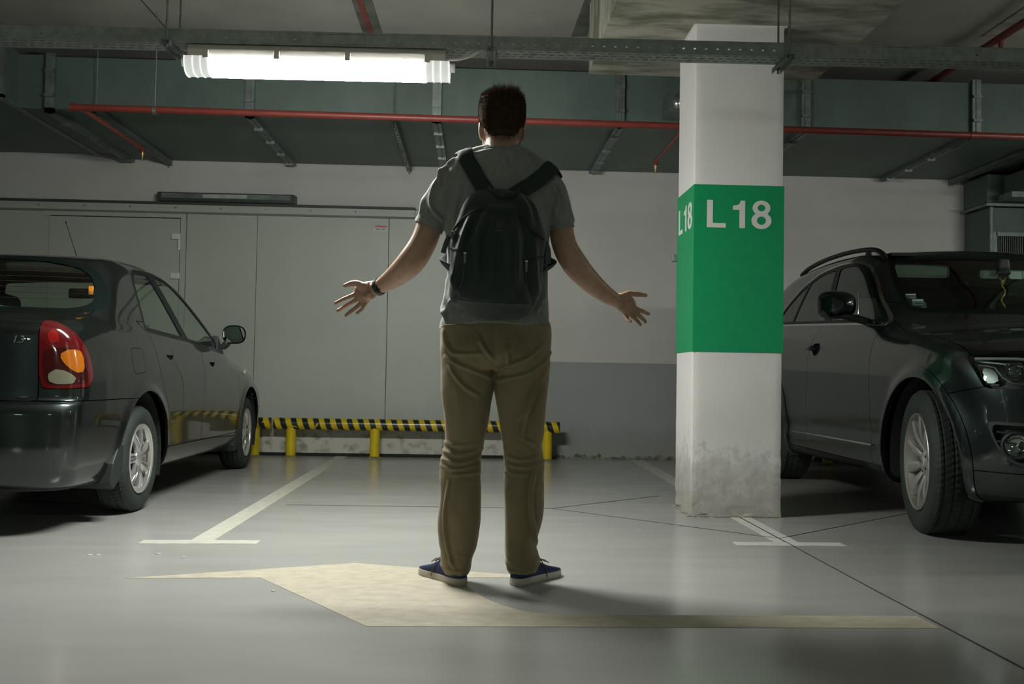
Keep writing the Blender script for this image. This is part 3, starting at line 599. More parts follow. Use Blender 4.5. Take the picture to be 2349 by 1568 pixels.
# ================================================================ CAR BODIES: an implicit hull, sampled, then cut along panel outlines
def smax(a, b, k):
    h = np.clip(k-np.abs(a-b), 0, None)/k
    return np.maximum(a, b)+h*h*k*0.25
class Hull:
    def __init__(s, **k): s.__dict__.update(k)
    def f(s, P):
        x = np.abs(P[:, 0]); y = P[:, 1]; z = P[:, 2]
        W = s.plan(y)-s.sect(z)*s.sectmul(y)
        gs = x-W
        xr = np.clip(x/0.85, 0, 1.2)
        t = np.clip((y-s.ym0)/(s.ym1-s.ym0), 0, 1); t = t*t*(3-2*t)      # 0 rear .. 1 front
        ys = y+(t*s.bowF-(1-t)*s.bowR)*xr**2.2
        T = s.top(ys)-s.crown(y)*xr**2; dT = (s.top(ys+.01)-s.top(ys-.01))/.02
        gt = (z-T)/np.sqrt(1+dT*dT)
        yb = y+(t*s.bumpF-(1-t)*s.bumpR)*xr**s.bpow
        gf = yb-s.front(z); gr = s.rear(z)-yb
        g = smax(gs, gt, s.kst)
        g = smax(g, gf, s.kf); g = smax(g, gr, s.kr)
        g = smax(g, s.bot(y)-z, 0.07)
        if s.extra is not None: g = s.extra(s, P, g)
        return g
    def grad(s, P, e=0.004):
        G = np.stack([s.f(P+np.eye(3)[i]*e)-s.f(P-np.eye(3)[i]*e) for i in range(3)], 1)
        n = np.linalg.norm(G, axis=1, keepdims=True); return G/np.maximum(n, 1e-9)
    def mesh(s, nphi=150, nend=46, dy=0.022, ov=None):
        ya, yb, z0 = s.ya, s.yb, s.z0
        rows = [(ya, -pi/2*(1-i/nend)) for i in range(nend)]+[(y, 0) for y in np.arange(ya, yb, dy)]+[(yb, pi/2*i/nend) for i in range(nend+1)]
        phi = np.linspace(-pi/2, pi/2, nphi+1)
        O = np.array([[(0, r[0], z0) for p in phi] for r in rows]); 
        D = np.array([[(cos(p)*cos(r[1]), sin(r[1]), sin(p)*cos(r[1])) for p in phi] for r in rows])
        O = O.reshape(-1, 3); D = D.reshape(-1, 3); lo = np.zeros(len(O)); hi = np.full(len(O), 2.4); t = np.zeros(len(O)); done = np.zeros(len(O), bool)
        for k in range(60):
            tt = 0.05+k*0.04; v = s.f(O+D*tt)
            new = (~done) & (v > 0); hi[new] = tt; lo[new] = tt-0.04; done |= new
        for k in range(16):
            m = (lo+hi)/2; v = s.f(O+D*m[:, None]); lo = np.where(v < 0, m, lo); hi = np.where(v < 0, hi, m)
        V = O+D*((lo+hi)/2)[:, None]; V[np.abs(V[:, 0]) < 1e-6, 0] = 0
        nr, nc = len(rows), len(phi); idx = np.arange(nr*nc).reshape(nr, nc)
        a, b, c, d = idx[:-1, :-1].ravel(), idx[:-1, 1:].ravel(), idx[1:, 1:].ravel(), idx[1:, :-1].ravel()
        T = np.concatenate([np.stack([a, b, c], 1), np.stack([a, c, d], 1)])
        T = T[(T[:, 0] != T[:, 1])]
        N = s.grad(V); N[V[:, 0] == 0, 0] = 0
        # outward orientation
        fn = np.cross(V[T[:, 1]]-V[T[:, 0]], V[T[:, 2]]-V[T[:, 0]]); ar = np.linalg.norm(fn, axis=1); keep = ar > 1e-9; T = T[keep]; fn = fn[keep]
        flip = (fn*N[T[:, 0]]).sum(1) < 0; T[flip] = T[flip][:, ::-1]
        return Surf(V, N, T)
class Surf:
    def __init__(s, V, N, T): s.V, s.N, s.T = V, N, T
    def compact(s):
        u, inv = np.unique(s.T, return_inverse=True); return Surf(s.V[u], s.N[u], inv.reshape(-1, 3))
    def cut(s, g):
        if len(s.T) == 0: return s, s
        v = g(s.V) if callable(g) else g
        v = np.where(np.abs(v) < 1e-6, 1e-6, v); sg = v < 0; T = s.T; c = sg[T].sum(1)
        ins = [T[c == 3]]; outs = [T[c == 0]]
        M = T[(c == 1) | (c == 2)]
        if len(M) == 0: return Surf(s.V, s.N, T[c == 3]).compact() if (c == 3).any() else Surf(s.V, s.N, T[:0]), Surf(s.V, s.N, T[c == 0]).compact() if (c == 0).any() else Surf(s.V, s.N, T[:0])
        cm = sg[M].sum(1); odd = np.where(cm == 1, True, False)
        # rotate so that vertex 0 is the lonely one
        lone = np.array([np.argmax(sg[M], axis=1), np.argmin(sg[M], axis=1)])[np.where(odd, 0, 1), np.arange(len(M))]
        r = np.stack([M[np.arange(len(M)), (lone+i) % 3] for i in range(3)], 1)
        E1 = np.sort(r[:, [0, 1]], 1); E2 = np.sort(r[:, [0, 2]], 1); E = np.concatenate([E1, E2]); U, inv = np.unique(E, axis=0, return_inverse=True); inv = inv.ravel()
        t = v[U[:, 0]]/(v[U[:, 0]]-v[U[:, 1]]); NV = s.V[U[:, 0]]*(1-t)[:, None]+s.V[U[:, 1]]*t[:, None]; NN = s.N[U[:, 0]]*(1-t)[:, None]+s.N[U[:, 1]]*t[:, None]
        NN /= np.maximum(np.linalg.norm(NN, axis=1, keepdims=True), 1e-9)
        p = inv[:len(M)]+len(s.V); q = inv[len(M):]+len(s.V)
        tip = np.stack([r[:, 0], p, q], 1); q1 = np.stack([p, r[:, 1], r[:, 2]], 1); q2 = np.stack([p, r[:, 2], q], 1)
        ins += [tip[odd], q1[~odd], q2[~odd]]; outs += [tip[~odd], q1[odd], q2[odd]]
        V = np.concatenate([s.V, NV]); N = np.concatenate([s.N, NN])
        return Surf(V, N, np.concatenate(ins)).compact(), Surf(V, N, np.concatenate(outs)).compact()
    def split(s, g, gap=0.0022):
        v = g(s.V); return s.cut(v+gap)[0], s.cut(v-gap)[1]
def sdp(px, py, poly):
    """signed distance to a closed polygon, negative inside"""
    P = np.stack([px, py], 1); A = np.array(poly, float); B = np.roll(A, -1, 0); d = np.full(len(P), 1e9); ins = np.zeros(len(P), bool)
    for a, b in zip(A, B):
        e = b-a; w = P-a; t = np.clip((w@e)/max(e@e, 1e-12), 0, 1); q = w-t[:, None]*e; d = np.minimum(d, (q*q).sum(1))
        c = ((a[1] > P[:, 1]) != (b[1] > P[:, 1])); xx = (b[0]-a[0])*(P[:, 1]-a[1])/((b[1]-a[1]) if abs(b[1]-a[1]) > 1e-12 else 1e-12)+a[0]; ins ^= c & (P[:, 0] < xx)
    return np.where(ins, -1, 1)*np.sqrt(d)
def rnd(poly, r=0.04, n=5):
    """round the corners of a polygon; r may be a list"""
    P = [np.array(p, float) for p in poly]; m = len(P); out = []
    rr = r if isinstance(r, (list, tuple)) else [r]*m
    for i in range(m):
        a, b, c = P[i-1], P[i], P[(i+1) % m]; u = a-b; w = c-b; lu = np.linalg.norm(u); lw = np.linalg.norm(w); k = min(rr[i], lu*0.48, lw*0.48)
        s0 = b+u/lu*k; s1 = b+w/lw*k
        for j in range(n+1): t = j/n; out.append((1-t)**2*s0+2*t*(1-t)*b+t*t*s1)
    return [tuple(p) for p in out]

# ---- dark sedan, local frame: origin on the ground under the rear axle, +Y forward, +X its right side
def sedan_hull():
    top = pchip([-1.05, -0.90, -0.80, -0.62, -0.50, -0.42, -0.25, 0.0, 0.12, 0.35, 0.75, 1.15, 1.35, 1.75, 2.12, 2.22, 2.7, 3.05, 3.25, 3.45],
                [0.955, 1.005, 1.022, 1.055, 1.070, 1.085, 1.21, 1.372, 1.406, 1.433, 1.443, 1.42, 1.375, 1.165, 0.955, 0.925, 0.845, 0.745, 0.66, 0.5])
    plan = pchip([-1.0, -0.70, -0.30, 0.3, 1.2, 2.2, 2.8, 3.15, 3.5], [0.735, 0.785, 0.815, 0.828, 0.832, 0.825, 0.812, 0.79, 0.70])
    sect = pchip([0.1, 0.25, 0.38, 0.55, 0.70, 0.86, 0.96, 1.02, 1.15, 1.3, 1.45, 1.6], [0.07, 0.035, 0.012, 0.0, 0.002, 0.022, 0.05, 0.078, 0.135, 0.205, 0.285, 0.37])
    front = pchip([0.1, 0.2, 0.35, 0.5, 0.62, 0.8], [3.22, 3.30, 3.35, 3.34, 3.28, 3.15])
    rear = pchip([0.1, 0.24, 0.30, 0.42, 0.56, 0.615, 0.635, 0.80, 0.95, 1.02, 1.1], [-0.78, -0.87, -0.905, -0.93, -0.93, -0.905, -0.868, -0.862, -0.858, -0.85, -0.80])
    def extra(s, P, g):
        x = np.abs(P[:, 0]); y = P[:, 1]; z = P[:, 2]
        for yc in (0.075, 2.56):     # wheel arch lips swell a little
            r = np.hypot(y-yc, z-0.29); g = g-0.012*np.exp(-((r-0.375)/0.035)**2)*(x > 0.5)
        g = g-0.008*np.exp(-((z-0.30)/0.06)**2)*(x > 0.5)*((y > 0.3) & (y < 2.2))
        return g
    return Hull(top=top, plan=plan, sect=sect, sectmul=lambda y: np.ones_like(y), front=front, rear=rear, bot=lambda y: 0.20+0*y, crown=lambda y: 0.035+0.0*y,
                bowF=0.20, bowR=0.13, bumpF=0.26, bumpR=0.20, bpow=4.0, ym0=0.2, ym1=1.2, kst=0.11, kf=0.14, kr=0.075, extra=extra, ya=-0.42, yb=2.75, z0=0.62)
# ---- dark SUV, local frame: origin on the ground under the front axle, +Y forward
def suv_hull():
    top = pchip([-3.75, -3.6, -3.45, -3.3, -2.9, -2.3, -1.6, -1.30, -1.10, -0.75, -0.42, -0.30, 0.1, 0.5, 0.70, 0.80, 1.0],
                [0.95, 1.20, 1.46, 1.62, 1.69, 1.710, 1.688, 1.652, 1.592, 1.395, 1.185, 1.135, 1.085, 1.005, 0.93, 0.86, 0.7])
    plan = pchip([-3.8, -3.4, -2.6, -1.5, -0.6, 0.2, 0.6, 0.85], [0.86, 0.91, 0.935, 0.94, 0.935, 0.925, 0.885, 0.82])
    sect = pchip([0.1, 0.25, 0.40, 0.60, 0.85, 1.0, 1.10, 1.18, 1.35, 1.5, 1.62, 1.75], [0.06, 0.03, 0.004, 0.0, 0.004, 0.016, 0.036, 0.070, 0.120, 0.172, 0.222, 0.30])
    front = pchip([0.1, 0.22, 0.35, 0.5, 0.65, 0.78, 0.95, 1.05], [0.76, 0.83, 0.875, 0.885, 0.87, 0.855, 0.80, 0.70])
    rear = pchip([0.1, 0.3, 0.6, 0.9, 1.2, 1.5], [-3.62, -3.70, -3.72, -3.68, -3.60, -3.5])
    def extra(s, P, g):
        x = np.abs(P[:, 0]); y = P[:, 1]; z = P[:, 2]
        for yc in (0.0, -2.80):
            r = np.hypot(y-yc, z-0.37); g = g-0.022*np.exp(-((r-0.45)/0.05)**2)*(x > 0.5)
        # character crease low on the doors, shoulder line
        g = g+0.014*np.exp(-((z-0.47-0.02*(y+1.5))/0.05)**2)*(x > 0.6)*np.clip((-0.45-y)/0.1, 0, 1)*np.clip((y+2.4)/0.1, 0, 1)
        return g
    return Hull(top=top, plan=plan, sect=sect, sectmul=lambda y: np.ones_like(y), front=front, rear=rear, bot=lambda y: 0.24+0*y, crown=lambda y: 0.05+0*y,
                bowF=0.16, bowR=0.06, bumpF=0.34, bumpR=0.22, bpow=3.2, ym0=-2.4, ym1=-1.4, kst=0.09, kf=0.16, kr=0.15, extra=extra, ya=-3.2, yb=0.25, z0=0.72)
SEDAN_LOC = (-2.635, 5.43, 0.0); SEDAN_ROT = 0.0
SUV_LOC = (3.238, 5.02, 0.0); SUV_ROT = pi-radians(1.8)
# ---------------------------------------------------------------- turning cut surfaces into panels
def panel(name, S, m, parent, thick=0.010, side='both', lift=0.0):
    """side: 'both' -> one centred mesh with its mirror; 'R'/'L' -> one side only; 'pair' -> two objects"""
    if len(S.T) == 0: return None
    if side == 'pair': return panel(name, S, m, parent, thick, 'R', lift), panel(name, S, m, parent, thick, 'L', lift)
    V, N, T = S.V+S.N*lift, S.N, S.T
    E = np.sort(np.concatenate([T[:, [0, 1]], T[:, [1, 2]], T[:, [2, 0]]]), 1); ED = np.concatenate([T[:, [0, 1]], T[:, [1, 2]], T[:, [2, 0]]])
    U, first, cnt = np.unique(E, axis=0, return_index=True, return_counts=True); B = ED[first[cnt == 1]]
    if side == 'both': B = B[~((np.abs(V[B[:, 0], 0]) < 1e-5) & (np.abs(V[B[:, 1], 0]) < 1e-5))]
    # rims
    a, b = V[B[:, 0]], V[B[:, 1]]; n = (N[B[:, 0]]+N[B[:, 1]])/2; tang = np.cross(b-a, n); tang /= np.maximum(np.linalg.norm(tang, axis=1, keepdims=True), 1e-9)
    k = len(V); m_ = len(B); RV = np.concatenate([a, b, b-N[B[:, 1]]*thick, a-N[B[:, 0]]*thick]); RN = np.concatenate([tang]*4)
    RF = np.stack([k+np.arange(m_), k+3*m_+np.arange(m_), k+2*m_+np.arange(m_), k+m_+np.arange(m_)], 1)
    AV = np.concatenate([V, RV]); AN = np.concatenate([N, RN])
    def one(sg, base=0):
        A = AV.copy(); M = AN.copy(); A[:, 0] *= sg; M[:, 0] *= sg
        f = [tuple(t) if sg > 0 else tuple(t[::-1]) for t in (T+base).tolist()]+[tuple(t) if sg > 0 else tuple(t[::-1]) for t in (RF+base).tolist()]
        return A, M, f
    if side == 'both':
        A, M, f = one(1); A2, M2, f2 = one(-1, len(A)); A = np.concatenate([A, A2]); M = np.concatenate([M, M2]); f = f+f2
    else: A, M, f = one(1 if side == 'R' else -1)
    me = bpy.data.meshes.new(name); me.from_pydata(A.tolist(), [], f)
    me.polygons.foreach_set('use_smooth', [True]*len(me.polygons)); me.update()
    try: me.normals_split_custom_set_from_vertices(M.tolist())
    except Exception as ex: print('normals', ex)
    me.materials.append(m); o = bpy.data.objects.new(name, me); COL.objects.link(o); o.parent = parent; return o
M_paint = mat('charcoal_car_paint', (0.027, 0.035, 0.034), 0.31, metal=0.9, coat=1.0, coat_r=0.02, var=0.10, vscale=5)
M_paint2 = mat('black_car_paint', (0.017, 0.026, 0.025), 0.34, metal=0.9, coat=1.0, coat_r=0.02, var=0.10, vscale=5)
M_trunkp = M_paint
M_rub = mat('black_rubber', (0.012, 0.014, 0.014), 0.5)
M_seal = mat('window_seal', (0.004, 0.008, 0.007), 0.35, spec=0.12)
M_tyre = mat('tyre_rubber', (0.020, 0.027, 0.023), 0.72, var=0.25, vscale=9, col2=None, bump=0.1, bscale=60)
M_plast = mat('dark_plastic', (0.016, 0.023, 0.021), 0.55, bump=0.1, bscale=200)
M_under = mat('underbody', (0.010, 0.012, 0.011), 0.9)
M_glass = glass('car_glass', (0.72, 0.80, 0.74)); M_glassd = glass('tinted_car_glass', (0.20, 0.24, 0.22)); M_glassw = glass('windscreen_glass', (0.62, 0.72, 0.66))
M_chrome = mat('chrome', (0.62, 0.63, 0.62), 0.12, metal=1.0); M_rimm = mat('alloy_silver', (0.74, 0.73, 0.71), 0.30, metal=0.85, var=0.06, vscale=8)
M_rimd = mat('dark_alloy', (0.42, 0.41, 0.38), 0.4, metal=0.8, var=0.1, vscale=6)
M_mirr = mat('mirror_glass', (0.75, 0.8, 0.78), 0.01, metal=1.0)
M_int = mat('interior_fabric', (0.028, 0.032, 0.030), 0.85, bump=0.2, bscale=120); M_intl = mat('interior_light_trim', (0.33, 0.36, 0.33), 0.8)
M_redl = mat('tail_lamp_red', (0.075, 0.003, 0.004), 0.10, coat=1.0, coat_r=0.01, spec=0.6); M_redb = mat('tail_lamp_bright_red', (0.20, 0.006, 0.005), 0.10, coat=1.0, coat_r=0.01)
M_redd = mat('tail_lamp_dark_red', (0.030, 0.004, 0.004), 0.08, coat=1.0, coat_r=0.01)
M_amb = mat('tail_lamp_amber', (0.34, 0.095, 0.004), 0.16, coat=1.0, coat_r=0.01); M_whl = mat('tail_lamp_white', (0.14, 0.14, 0.095), 0.16, coat=1.0, coat_r=0.01)
def sym(poly):
    """mirror an x>=0 outline to a closed outline symmetric about x=0 (first and last points on the axis)"""
    return [(x, z) for x, z in poly]+[(-x, z) for x, z in poly[::-1] if abs(x) > 1e-6]

# wheels -----------------------------------------------------------
def spoke(b, n, r0, r1, w0, w1, x0, x1, th, twist=0.0, ph=0.0, bulge=0.0):
    for k in range(n):
        a0 = 2*pi*k/n+ph; R = []; m = 7
        for i in range(m+1):
            t = i/m; r = r0+(r1-r0)*t; w = w0+(w1-w0)*t+bulge*sin(pi*t); x = x0+(x1-x0)*t+0.012*sin(pi*t); a = a0+twist*t
            row = []
            for (u, h) in ((-1, -th), (-1, -0.004), (-0.55, 0.0), (0.55, 0.0), (1, -0.004), (1, -th)):
                c, s_ = cos(a), sin(a); row.append((x+h, r*c-u*w*s_, r*s_+u*w*c))
            R.append(row)
        b.grid(R)
def make_wheel(kind):
    if kind == 'sedan': Rt, W, Rr = 0.289, 0.180, 0.186
    else: Rt, W, Rr = 0.372, 0.240, 0.248
    h = W/2; P = {}
    # tyre profile (r, x) outside face at +x
    pr = [(Rr+0.002, -h+0.018), (Rr+0.02, -h+0.004), ((Rt+Rr)/2, -h-0.004), (Rt-0.035, -h), (Rt-0.014, -h+0.010), (Rt-0.004, -h+0.026)]
    nb = 5; xs = np.linspace(-h+0.03, h-0.03, 31)
    for i, x in enumerate(xs):
        g = min(abs(x-(-h+W*(j+1)/nb)) for j in range(nb-1)); pr.append((Rt-(0.007 if g < 0.0042 else 0.0), x))
    pr += [(Rt-0.004, h-0.026), (Rt-0.014, h-0.010), (Rt-0.035, h), ((Rt+Rr)/2, h+0.004), (Rr+0.02, h-0.004), (Rr+0.002, h-0.018)]
    ns = 288; V = []; F = []; m = len(pr)
    for i, (r, x) in enumerate(pr):
        for k in range(ns):
            rr = r
            if r > Rt-0.016 and (k+int(abs(x)*60)) % 4 == 0: rr = r-0.0045
            a = 2*pi*k/ns; V.append((x, rr*cos(a), rr*sin(a)))
    for i in range(m-1):
        for k in range(ns): F.append((i*ns+k, (i+1)*ns+k, (i+1)*ns+(k+1) % ns, i*ns+(k+1) % ns))
    me = bpy.data.meshes.new('tyre'); me.from_pydata(V, [], F); me.polygons.foreach_set('use_smooth', [True]*len(F)); me.materials.append(M_tyre); me.set_sharp_from_angle(angle=radians(35)); P['tyre'] = me
    fn = lambda a, b_, h_: (h_, a, b_); 
    mk = lambda b, nm, mm, sm=35, bev=0: (lambda o: (o.data, bpy.data.objects.remove(o))[0])(b.build(nm, mm, None, smooth=sm, bevel=bev))
    P['rim'] = mk(MB().lathe([(Rr, -h+0.02), (Rr-0.012, -h+0.03), (Rr-0.025, -h+0.06), (Rr-0.025, h-0.05), (Rr-0.010, h-0.022), (Rr-0.008, h-0.008), (Rr+0.001, h-0.002), (Rr+0.005, h-0.006), (Rr+0.004, h-0.018)], 64, fn), 'rim', M_rimm if kind == 'sedan' else M_rimd)
    P['brake_disc'] = mk(MB().lathe([(0.0, 0.0), (Rr*0.72, 0.0), (Rr*0.72, -0.02), (0.0, -0.02)], 48, fn).box(-0.03, 0.01, -Rr*0.8, -Rr*0.35, -0.07, 0.07), 'brake_disc', M_under)
    if kind == 'sedan':
        b = MB(); b.lathe([(0.0, h-0.012), (0.034, h-0.013), (0.044, h-0.020), (0.048, h-0.035)], 32, fn)
        spoke(b, 7, 0.035, Rr-0.012, 0.012, 0.034, h-0.022, h-0.020, 0.020, 0.10)
        P['wheel_cover'] = mk(b, 'wheel_cover', M_rimm)
        b = MB()
        for off in (-0.075, 0.075): spoke(b, 7, 0.05, Rr-0.02, 0.0035, 0.0045, h-0.0165, h-0.0145, 0.008, 0.10, off)
        P['spoke_ridges'] = mk(b, 'spoke_ridges', M_chrome)
        b = MB().lathe([(Rr-0.030, h-0.024), (Rr-0.012, h-0.014), (Rr-0.006, h-0.010), (Rr-0.006, h-0.02), (Rr-0.03, h-0.034)], 64, fn); P['outer_ring'] = mk(b, 'outer_ring', M_rimm)
    else:
        b = MB(); b.lathe([(0.0, h-0.030), (0.030, h-0.031), (0.036, h-0.036), (0.070, h-0.045), (0.078, h-0.06)], 40, fn)
        spoke(b, 10, 0.062, Rr-0.012, 0.010, 0.016, h-0.050, h-0.014, 0.028, 0.0, 0.0, 0.011)
        P['alloy_spokes'] = mk(b, 'alloy_spokes', M_rimm)
        b = MB()
        for k in range(5): a = 2*pi*k/5+0.3; b.tube([(h-0.045, 0.052*cos(a), 0.052*sin(a)), (h-0.039, 0.052*cos(a), 0.052*sin(a))], 0.008, 8)
        P['wheel_bolts'] = mk(b, 'wheel_bolts', M_under)
        b = MB()
        for k in range(4): b.lathe([(0.0075, h-0.028), (0.0075, h-0.026), (0.0055, h-0.026), (0.0055, h-0.028)], 16, lambda a, c, hh, k=k: (hh, a+(k-1.5)*0.010, c))
        P['ring_emblem'] = mk(b, 'ring_emblem', M_chrome)
    return P
def put_wheel(P, car, loc, steer=0.0, left=False, spin=0.0):
    """wheel as a part of the car with its own sub-parts"""
    keys = list(P.keys()); t = bpy.data.objects.new('wheel', P['tyre']); COL.objects.link(t); t.parent = car; t.location = loc
    t.rotation_euler = Matrix.Rotation(steer+(pi if left else 0), 3, 'Z').to_euler(); t.rotation_euler = (Matrix.Rotation(steer+(pi if left else 0), 3, 'Z') @ Matrix.Rotation(spin, 3, 'X')).to_euler()
    for k in keys[1:]: o = bpy.data.objects.new(k, P[k]); COL.objects.link(o); o.parent = t
    return t
def wheel_well(car, yc, R, x0, x1, z0=0.30):
    n = 24
    for sg in (1, -1):
        rows = []; b = MB()
        for i in range(n+1):
            a = -0.35+(pi+0.7)*i/n; rows.append([(sg*x, yc+R*cos(a), z0+R*sin(a)) for x in (x0, x1)])
        b.grid(rows); c = [(sg*x0, yc+R*cos(-0.35+(pi+0.7)*i/n), z0+R*sin(-0.35+(pi+0.7)*i/n)) for i in range(n+1)]; b.add(c, [tuple(range(n+1))]); o = b.build('wheel_well', M_under, car)
def seat(car, x, y, z, w=0.48, back=0.62, rake=0.28, head=True, m=None):
    m = m or M_int; b = MB()
    rows = []
    for i in range(8):
        t = i/7; zz = z+back*t; yy = y-rake*back*t; ww = w/2*(1-0.18*t**2); rows.append([(x+ww*sin(a), yy+0.06*cos(a)-0.02*abs(sin(a)), zz) for a in np.linspace(-pi, pi, 17)])
    b.grid(rows); b.add(rows[-1], [tuple(range(17))]); b.box(x-w/2, x+w/2, y-0.02, y+0.48, z-0.16, z)
    o = b.build('seat', m, car, smooth=50)
    if head:
        zz = z+back+0.10; yy = y-rake*(back+.1)
        b = MB(); rows = []
        for i in range(9): t = -1+i/4; q = math.sqrt(max(0.02, 1-abs(t)**3.5)); rows.append([(x+0.125*q*np.sign(sin(a))*abs(sin(a))**0.7, yy+0.045*q*cos(a), zz+0.085*t) for a in np.linspace(-pi, pi, 17)])
        b.grid(rows); b.build('headrest', m, o, smooth=60)
        MB().tube([(x-.05, yy, zz-.02), (x-.05, yy+.03, zz-.16)], 0.006, 8).tube([(x+.05, yy, zz-.02), (x+.05, yy+.03, zz-.16)], 0.006, 8).build('headrest_posts', M_chrome, o, smooth=60)
    return o
def car_base(name, loc, rot, label):
    return empty(name, loc, rot, label, 'car')

# ================================================================ SEDAN
def build_sedan():
    car = car_base('sedan', SEDAN_LOC, SEDAN_ROT, 'dark grey sedan at the left, red tail lamp and rear window facing the viewer')
    H = sedan_hull(); S = H.mesh()
    X = lambda V: V[:, 0]; Y = lambda V: V[:, 1]; Z = lambda V: V[:, 2]
    for yc, R in ((0.075, 0.372), (2.56, 0.366)): _, S = S.cut(lambda V: np.maximum(np.hypot(Y(V)-yc, Z(V)-0.29)-R, 0.45-X(V)))
    U, S = S.cut(lambda V: np.maximum(Z(V)-0.222, 0.0*Z(V)-1)); panel('underbody', U, M_under, car, 0.004)
    # rear window
    seal = rnd(sym([(0, .79), (.30, .795), (.55, .825), (.65, .885), (.684, .96), (.680, 1.02), (.652, 1.147), (.590, 1.268), (.50, 1.348), (.30, 1.408), (0, 1.418)]), 0.03, 3)
    w = lambda V: Z(V)+0.6*Y(V)
    g = lambda V: np.maximum(sdp(X(V), w(V), seal), np.maximum(Y(V)-0.25, 0.98-Z(V)))
    A, S = S.cut(g); G, A2 = A.cut(lambda V: g(V)+0.052); panel('rear_window', G, M_glass, car, 0.003, lift=-0.003); panel('rear_window_seal', A2, M_seal, car, 0.010, lift=0.001)
    # windscreen
    ws = rnd(sym([(0, .945), (.5, .95), (.71, .972), (.745, 1.00), (.715, 1.10), (.615, 1.31), (.555, 1.38), (.3, 1.398), (0, 1.402)]), 0.03, 3)
    g = lambda V: np.maximum(sdp(X(V), Z(V), ws), 1.12-Y(V)); A, S = S.cut(g)
    G, A2 = A.cut(lambda V: g(V)+0.03); panel('windscreen', G, M_glass, car, 0.003, lift=-0.002); panel('windscreen_seal', A2, M_seal, car, 0.008)
    # side windows
    dlo = rnd([(.199, 1.0), (.335, 1.285), (.40, 1.352), (.52, 1.372), (.90, 1.385), (1.08, 1.362), (1.30, 1.245), (1.52, 1.100), (1.70, .975), (1.80, .905), (1.745, .908), (.954, .965)], [.02, .03, .05, .04, .06, .05, .05, .05, .02, .01, .01, .03], 4)
    gd = lambda V: np.maximum(sdp(Y(V), Z(V), dlo), 0.44-X(V)); A, S = S.cut(gd)
    pil = lambda V: Y(V)-(.93-(Z(V)-.98)*.47)
    G1, A = A.cut(lambda V: np.maximum(gd(V)+0.022, pil(V)+0.060)); G2, A = A.cut(lambda V: np.maximum(np.maximum(gd(V)+0.020, -pil(V)+0.050), Y(V)-1.63))
    panel('rear_side_window', G1, M_glass, car, 0.003, 'pair', -0.004); panel('front_side_window', G2, M_glass, car, 0.003, 'pair', -0.004); panel('window_frame', A, M_seal, car, 0.010, 'pair')
    # bright drip moulding round the side glass
    R_, S = S.cut(lambda V: gd(V)-0.007); panel('window_moulding', R_, M_rub, car, 0.006, 'pair', 0.001)
    # trunk lid
    tl = rnd([(-1, .632), (.620, .632), (.612, .80), (.602, 1.14), (.655, 1.50), (.668, 2.2), (-1, 2.2)], [.001, .10, .05, .05, .05, .01, .01], 6)
    gt = lambda V: np.maximum(sdp(X(V), Z(V)+np.clip(Y(V)+.86, 0, 9), tl), Y(V)+0.24)
    TL, S = S.split(gt); panel('trunk_lid', TL, M_trunkp, car, 0.014)
    # tail lamp
    lamp_o = rnd([(.674, 1.000), (.735, 1.008), (.801, 1.002), (.894, .962), (.984, .894), (1.045, .80), (1.052, .73), (1.010, .690), (.892, .684), (.704, .682), (.682, .76), (.670, .866)], [.012, .02, .02, .05, .05, .05, .03, .03, .02, .015, .03, .04], 3)
    sc = lambda V: X(V)+Y(V)+.88
    gl = lambda V: np.maximum(np.maximum(sdp(sc(V), Z(V), lamp_o), Y(V)+0.3), 0.45-X(V))
    A, S = S.split(gl, 0.0015); 
    amb = rnd([(.793, .842), (.833, .866), (.923, .870), (.958, .841), (.967, .775), (.937, .752), (.875, .768), (.82, .804)], 0.03, 4); whi = rnd([(.733, .742), (.742, .764), (.778, .776), (.834, .768), (.891, .743), (.917, .722), (.880, .706), (.772, .704), (.741, .715)], 0.02, 4)
    red = rnd([(.730, .955), (.775, .965), (.80, .93), (.79, .893), (.755, .885), (.728, .915)], 0.02, 4); dk = rnd([(.700, .868), (.86, .880), (.905, .862), (1.0, .84), (1.0, .70), (.70, .69)], .03, 4)
    L1, A = A.cut(lambda V: sdp(sc(V), Z(V), amb)); L2, A = A.cut(lambda V: sdp(sc(V), Z(V), whi)); L3, A = A.cut(lambda V: sdp(sc(V), Z(V), red))
    L4, A = A.cut(lambda V: np.maximum(sdp(sc(V), Z(V), dk), gl(V)+0.020))
    for side in ('R', 'L'):
        tlp = panel('tail_lamp', A, M_redl, car, 0.014, side, 0.002); tag(tlp, 'red tail lamp cluster')
        for nm, s_, mm, lf in (('amber_lens', L1, M_amb, 0.004), ('white_lens', L2, M_whl, 0.004), ('stop_lens', L3, M_redb, 0.003), ('dark_lens', L4, M_redd, 0.002)): panel(nm, s_, mm, tlp, 0.008, side, lf)
    # bumpers, sill
    Bp, S = S.split(lambda V: np.maximum(Z(V)-0.626, Y(V)-0.02)); 
    panel('rear_bumper', Bp, M_paint, car, 0.018)
    Bp, S = S.split(lambda V: np.maximum(Z(V)-0.555, 2.60-Y(V))); panel('front_bumper', Bp, M_paint, car, 0.018)
    Sl, S = S.split(lambda V: np.maximum(Z(V)-(0.326-0.007*(Y(V)-.4)), np.maximum(0.2-Y(V), Y(V)-2.5))); panel('sill', Sl, M_paint, car, 0.016, 'pair')
    # doors
    rd = rnd([(.10, 1.05), (.197, 1.0), (.246, .945), (.272, .848), (.322, .711), (.425, .582), (.470, .47), (.475, .31), (1.172, .31), (1.172, .532), (1.208, .778), (1.19, .888), (1.15, 1.05)], [.001, .02, .03, .04, .04, .04, .03, .001, .001, .06, .05, .03, .001], 4)
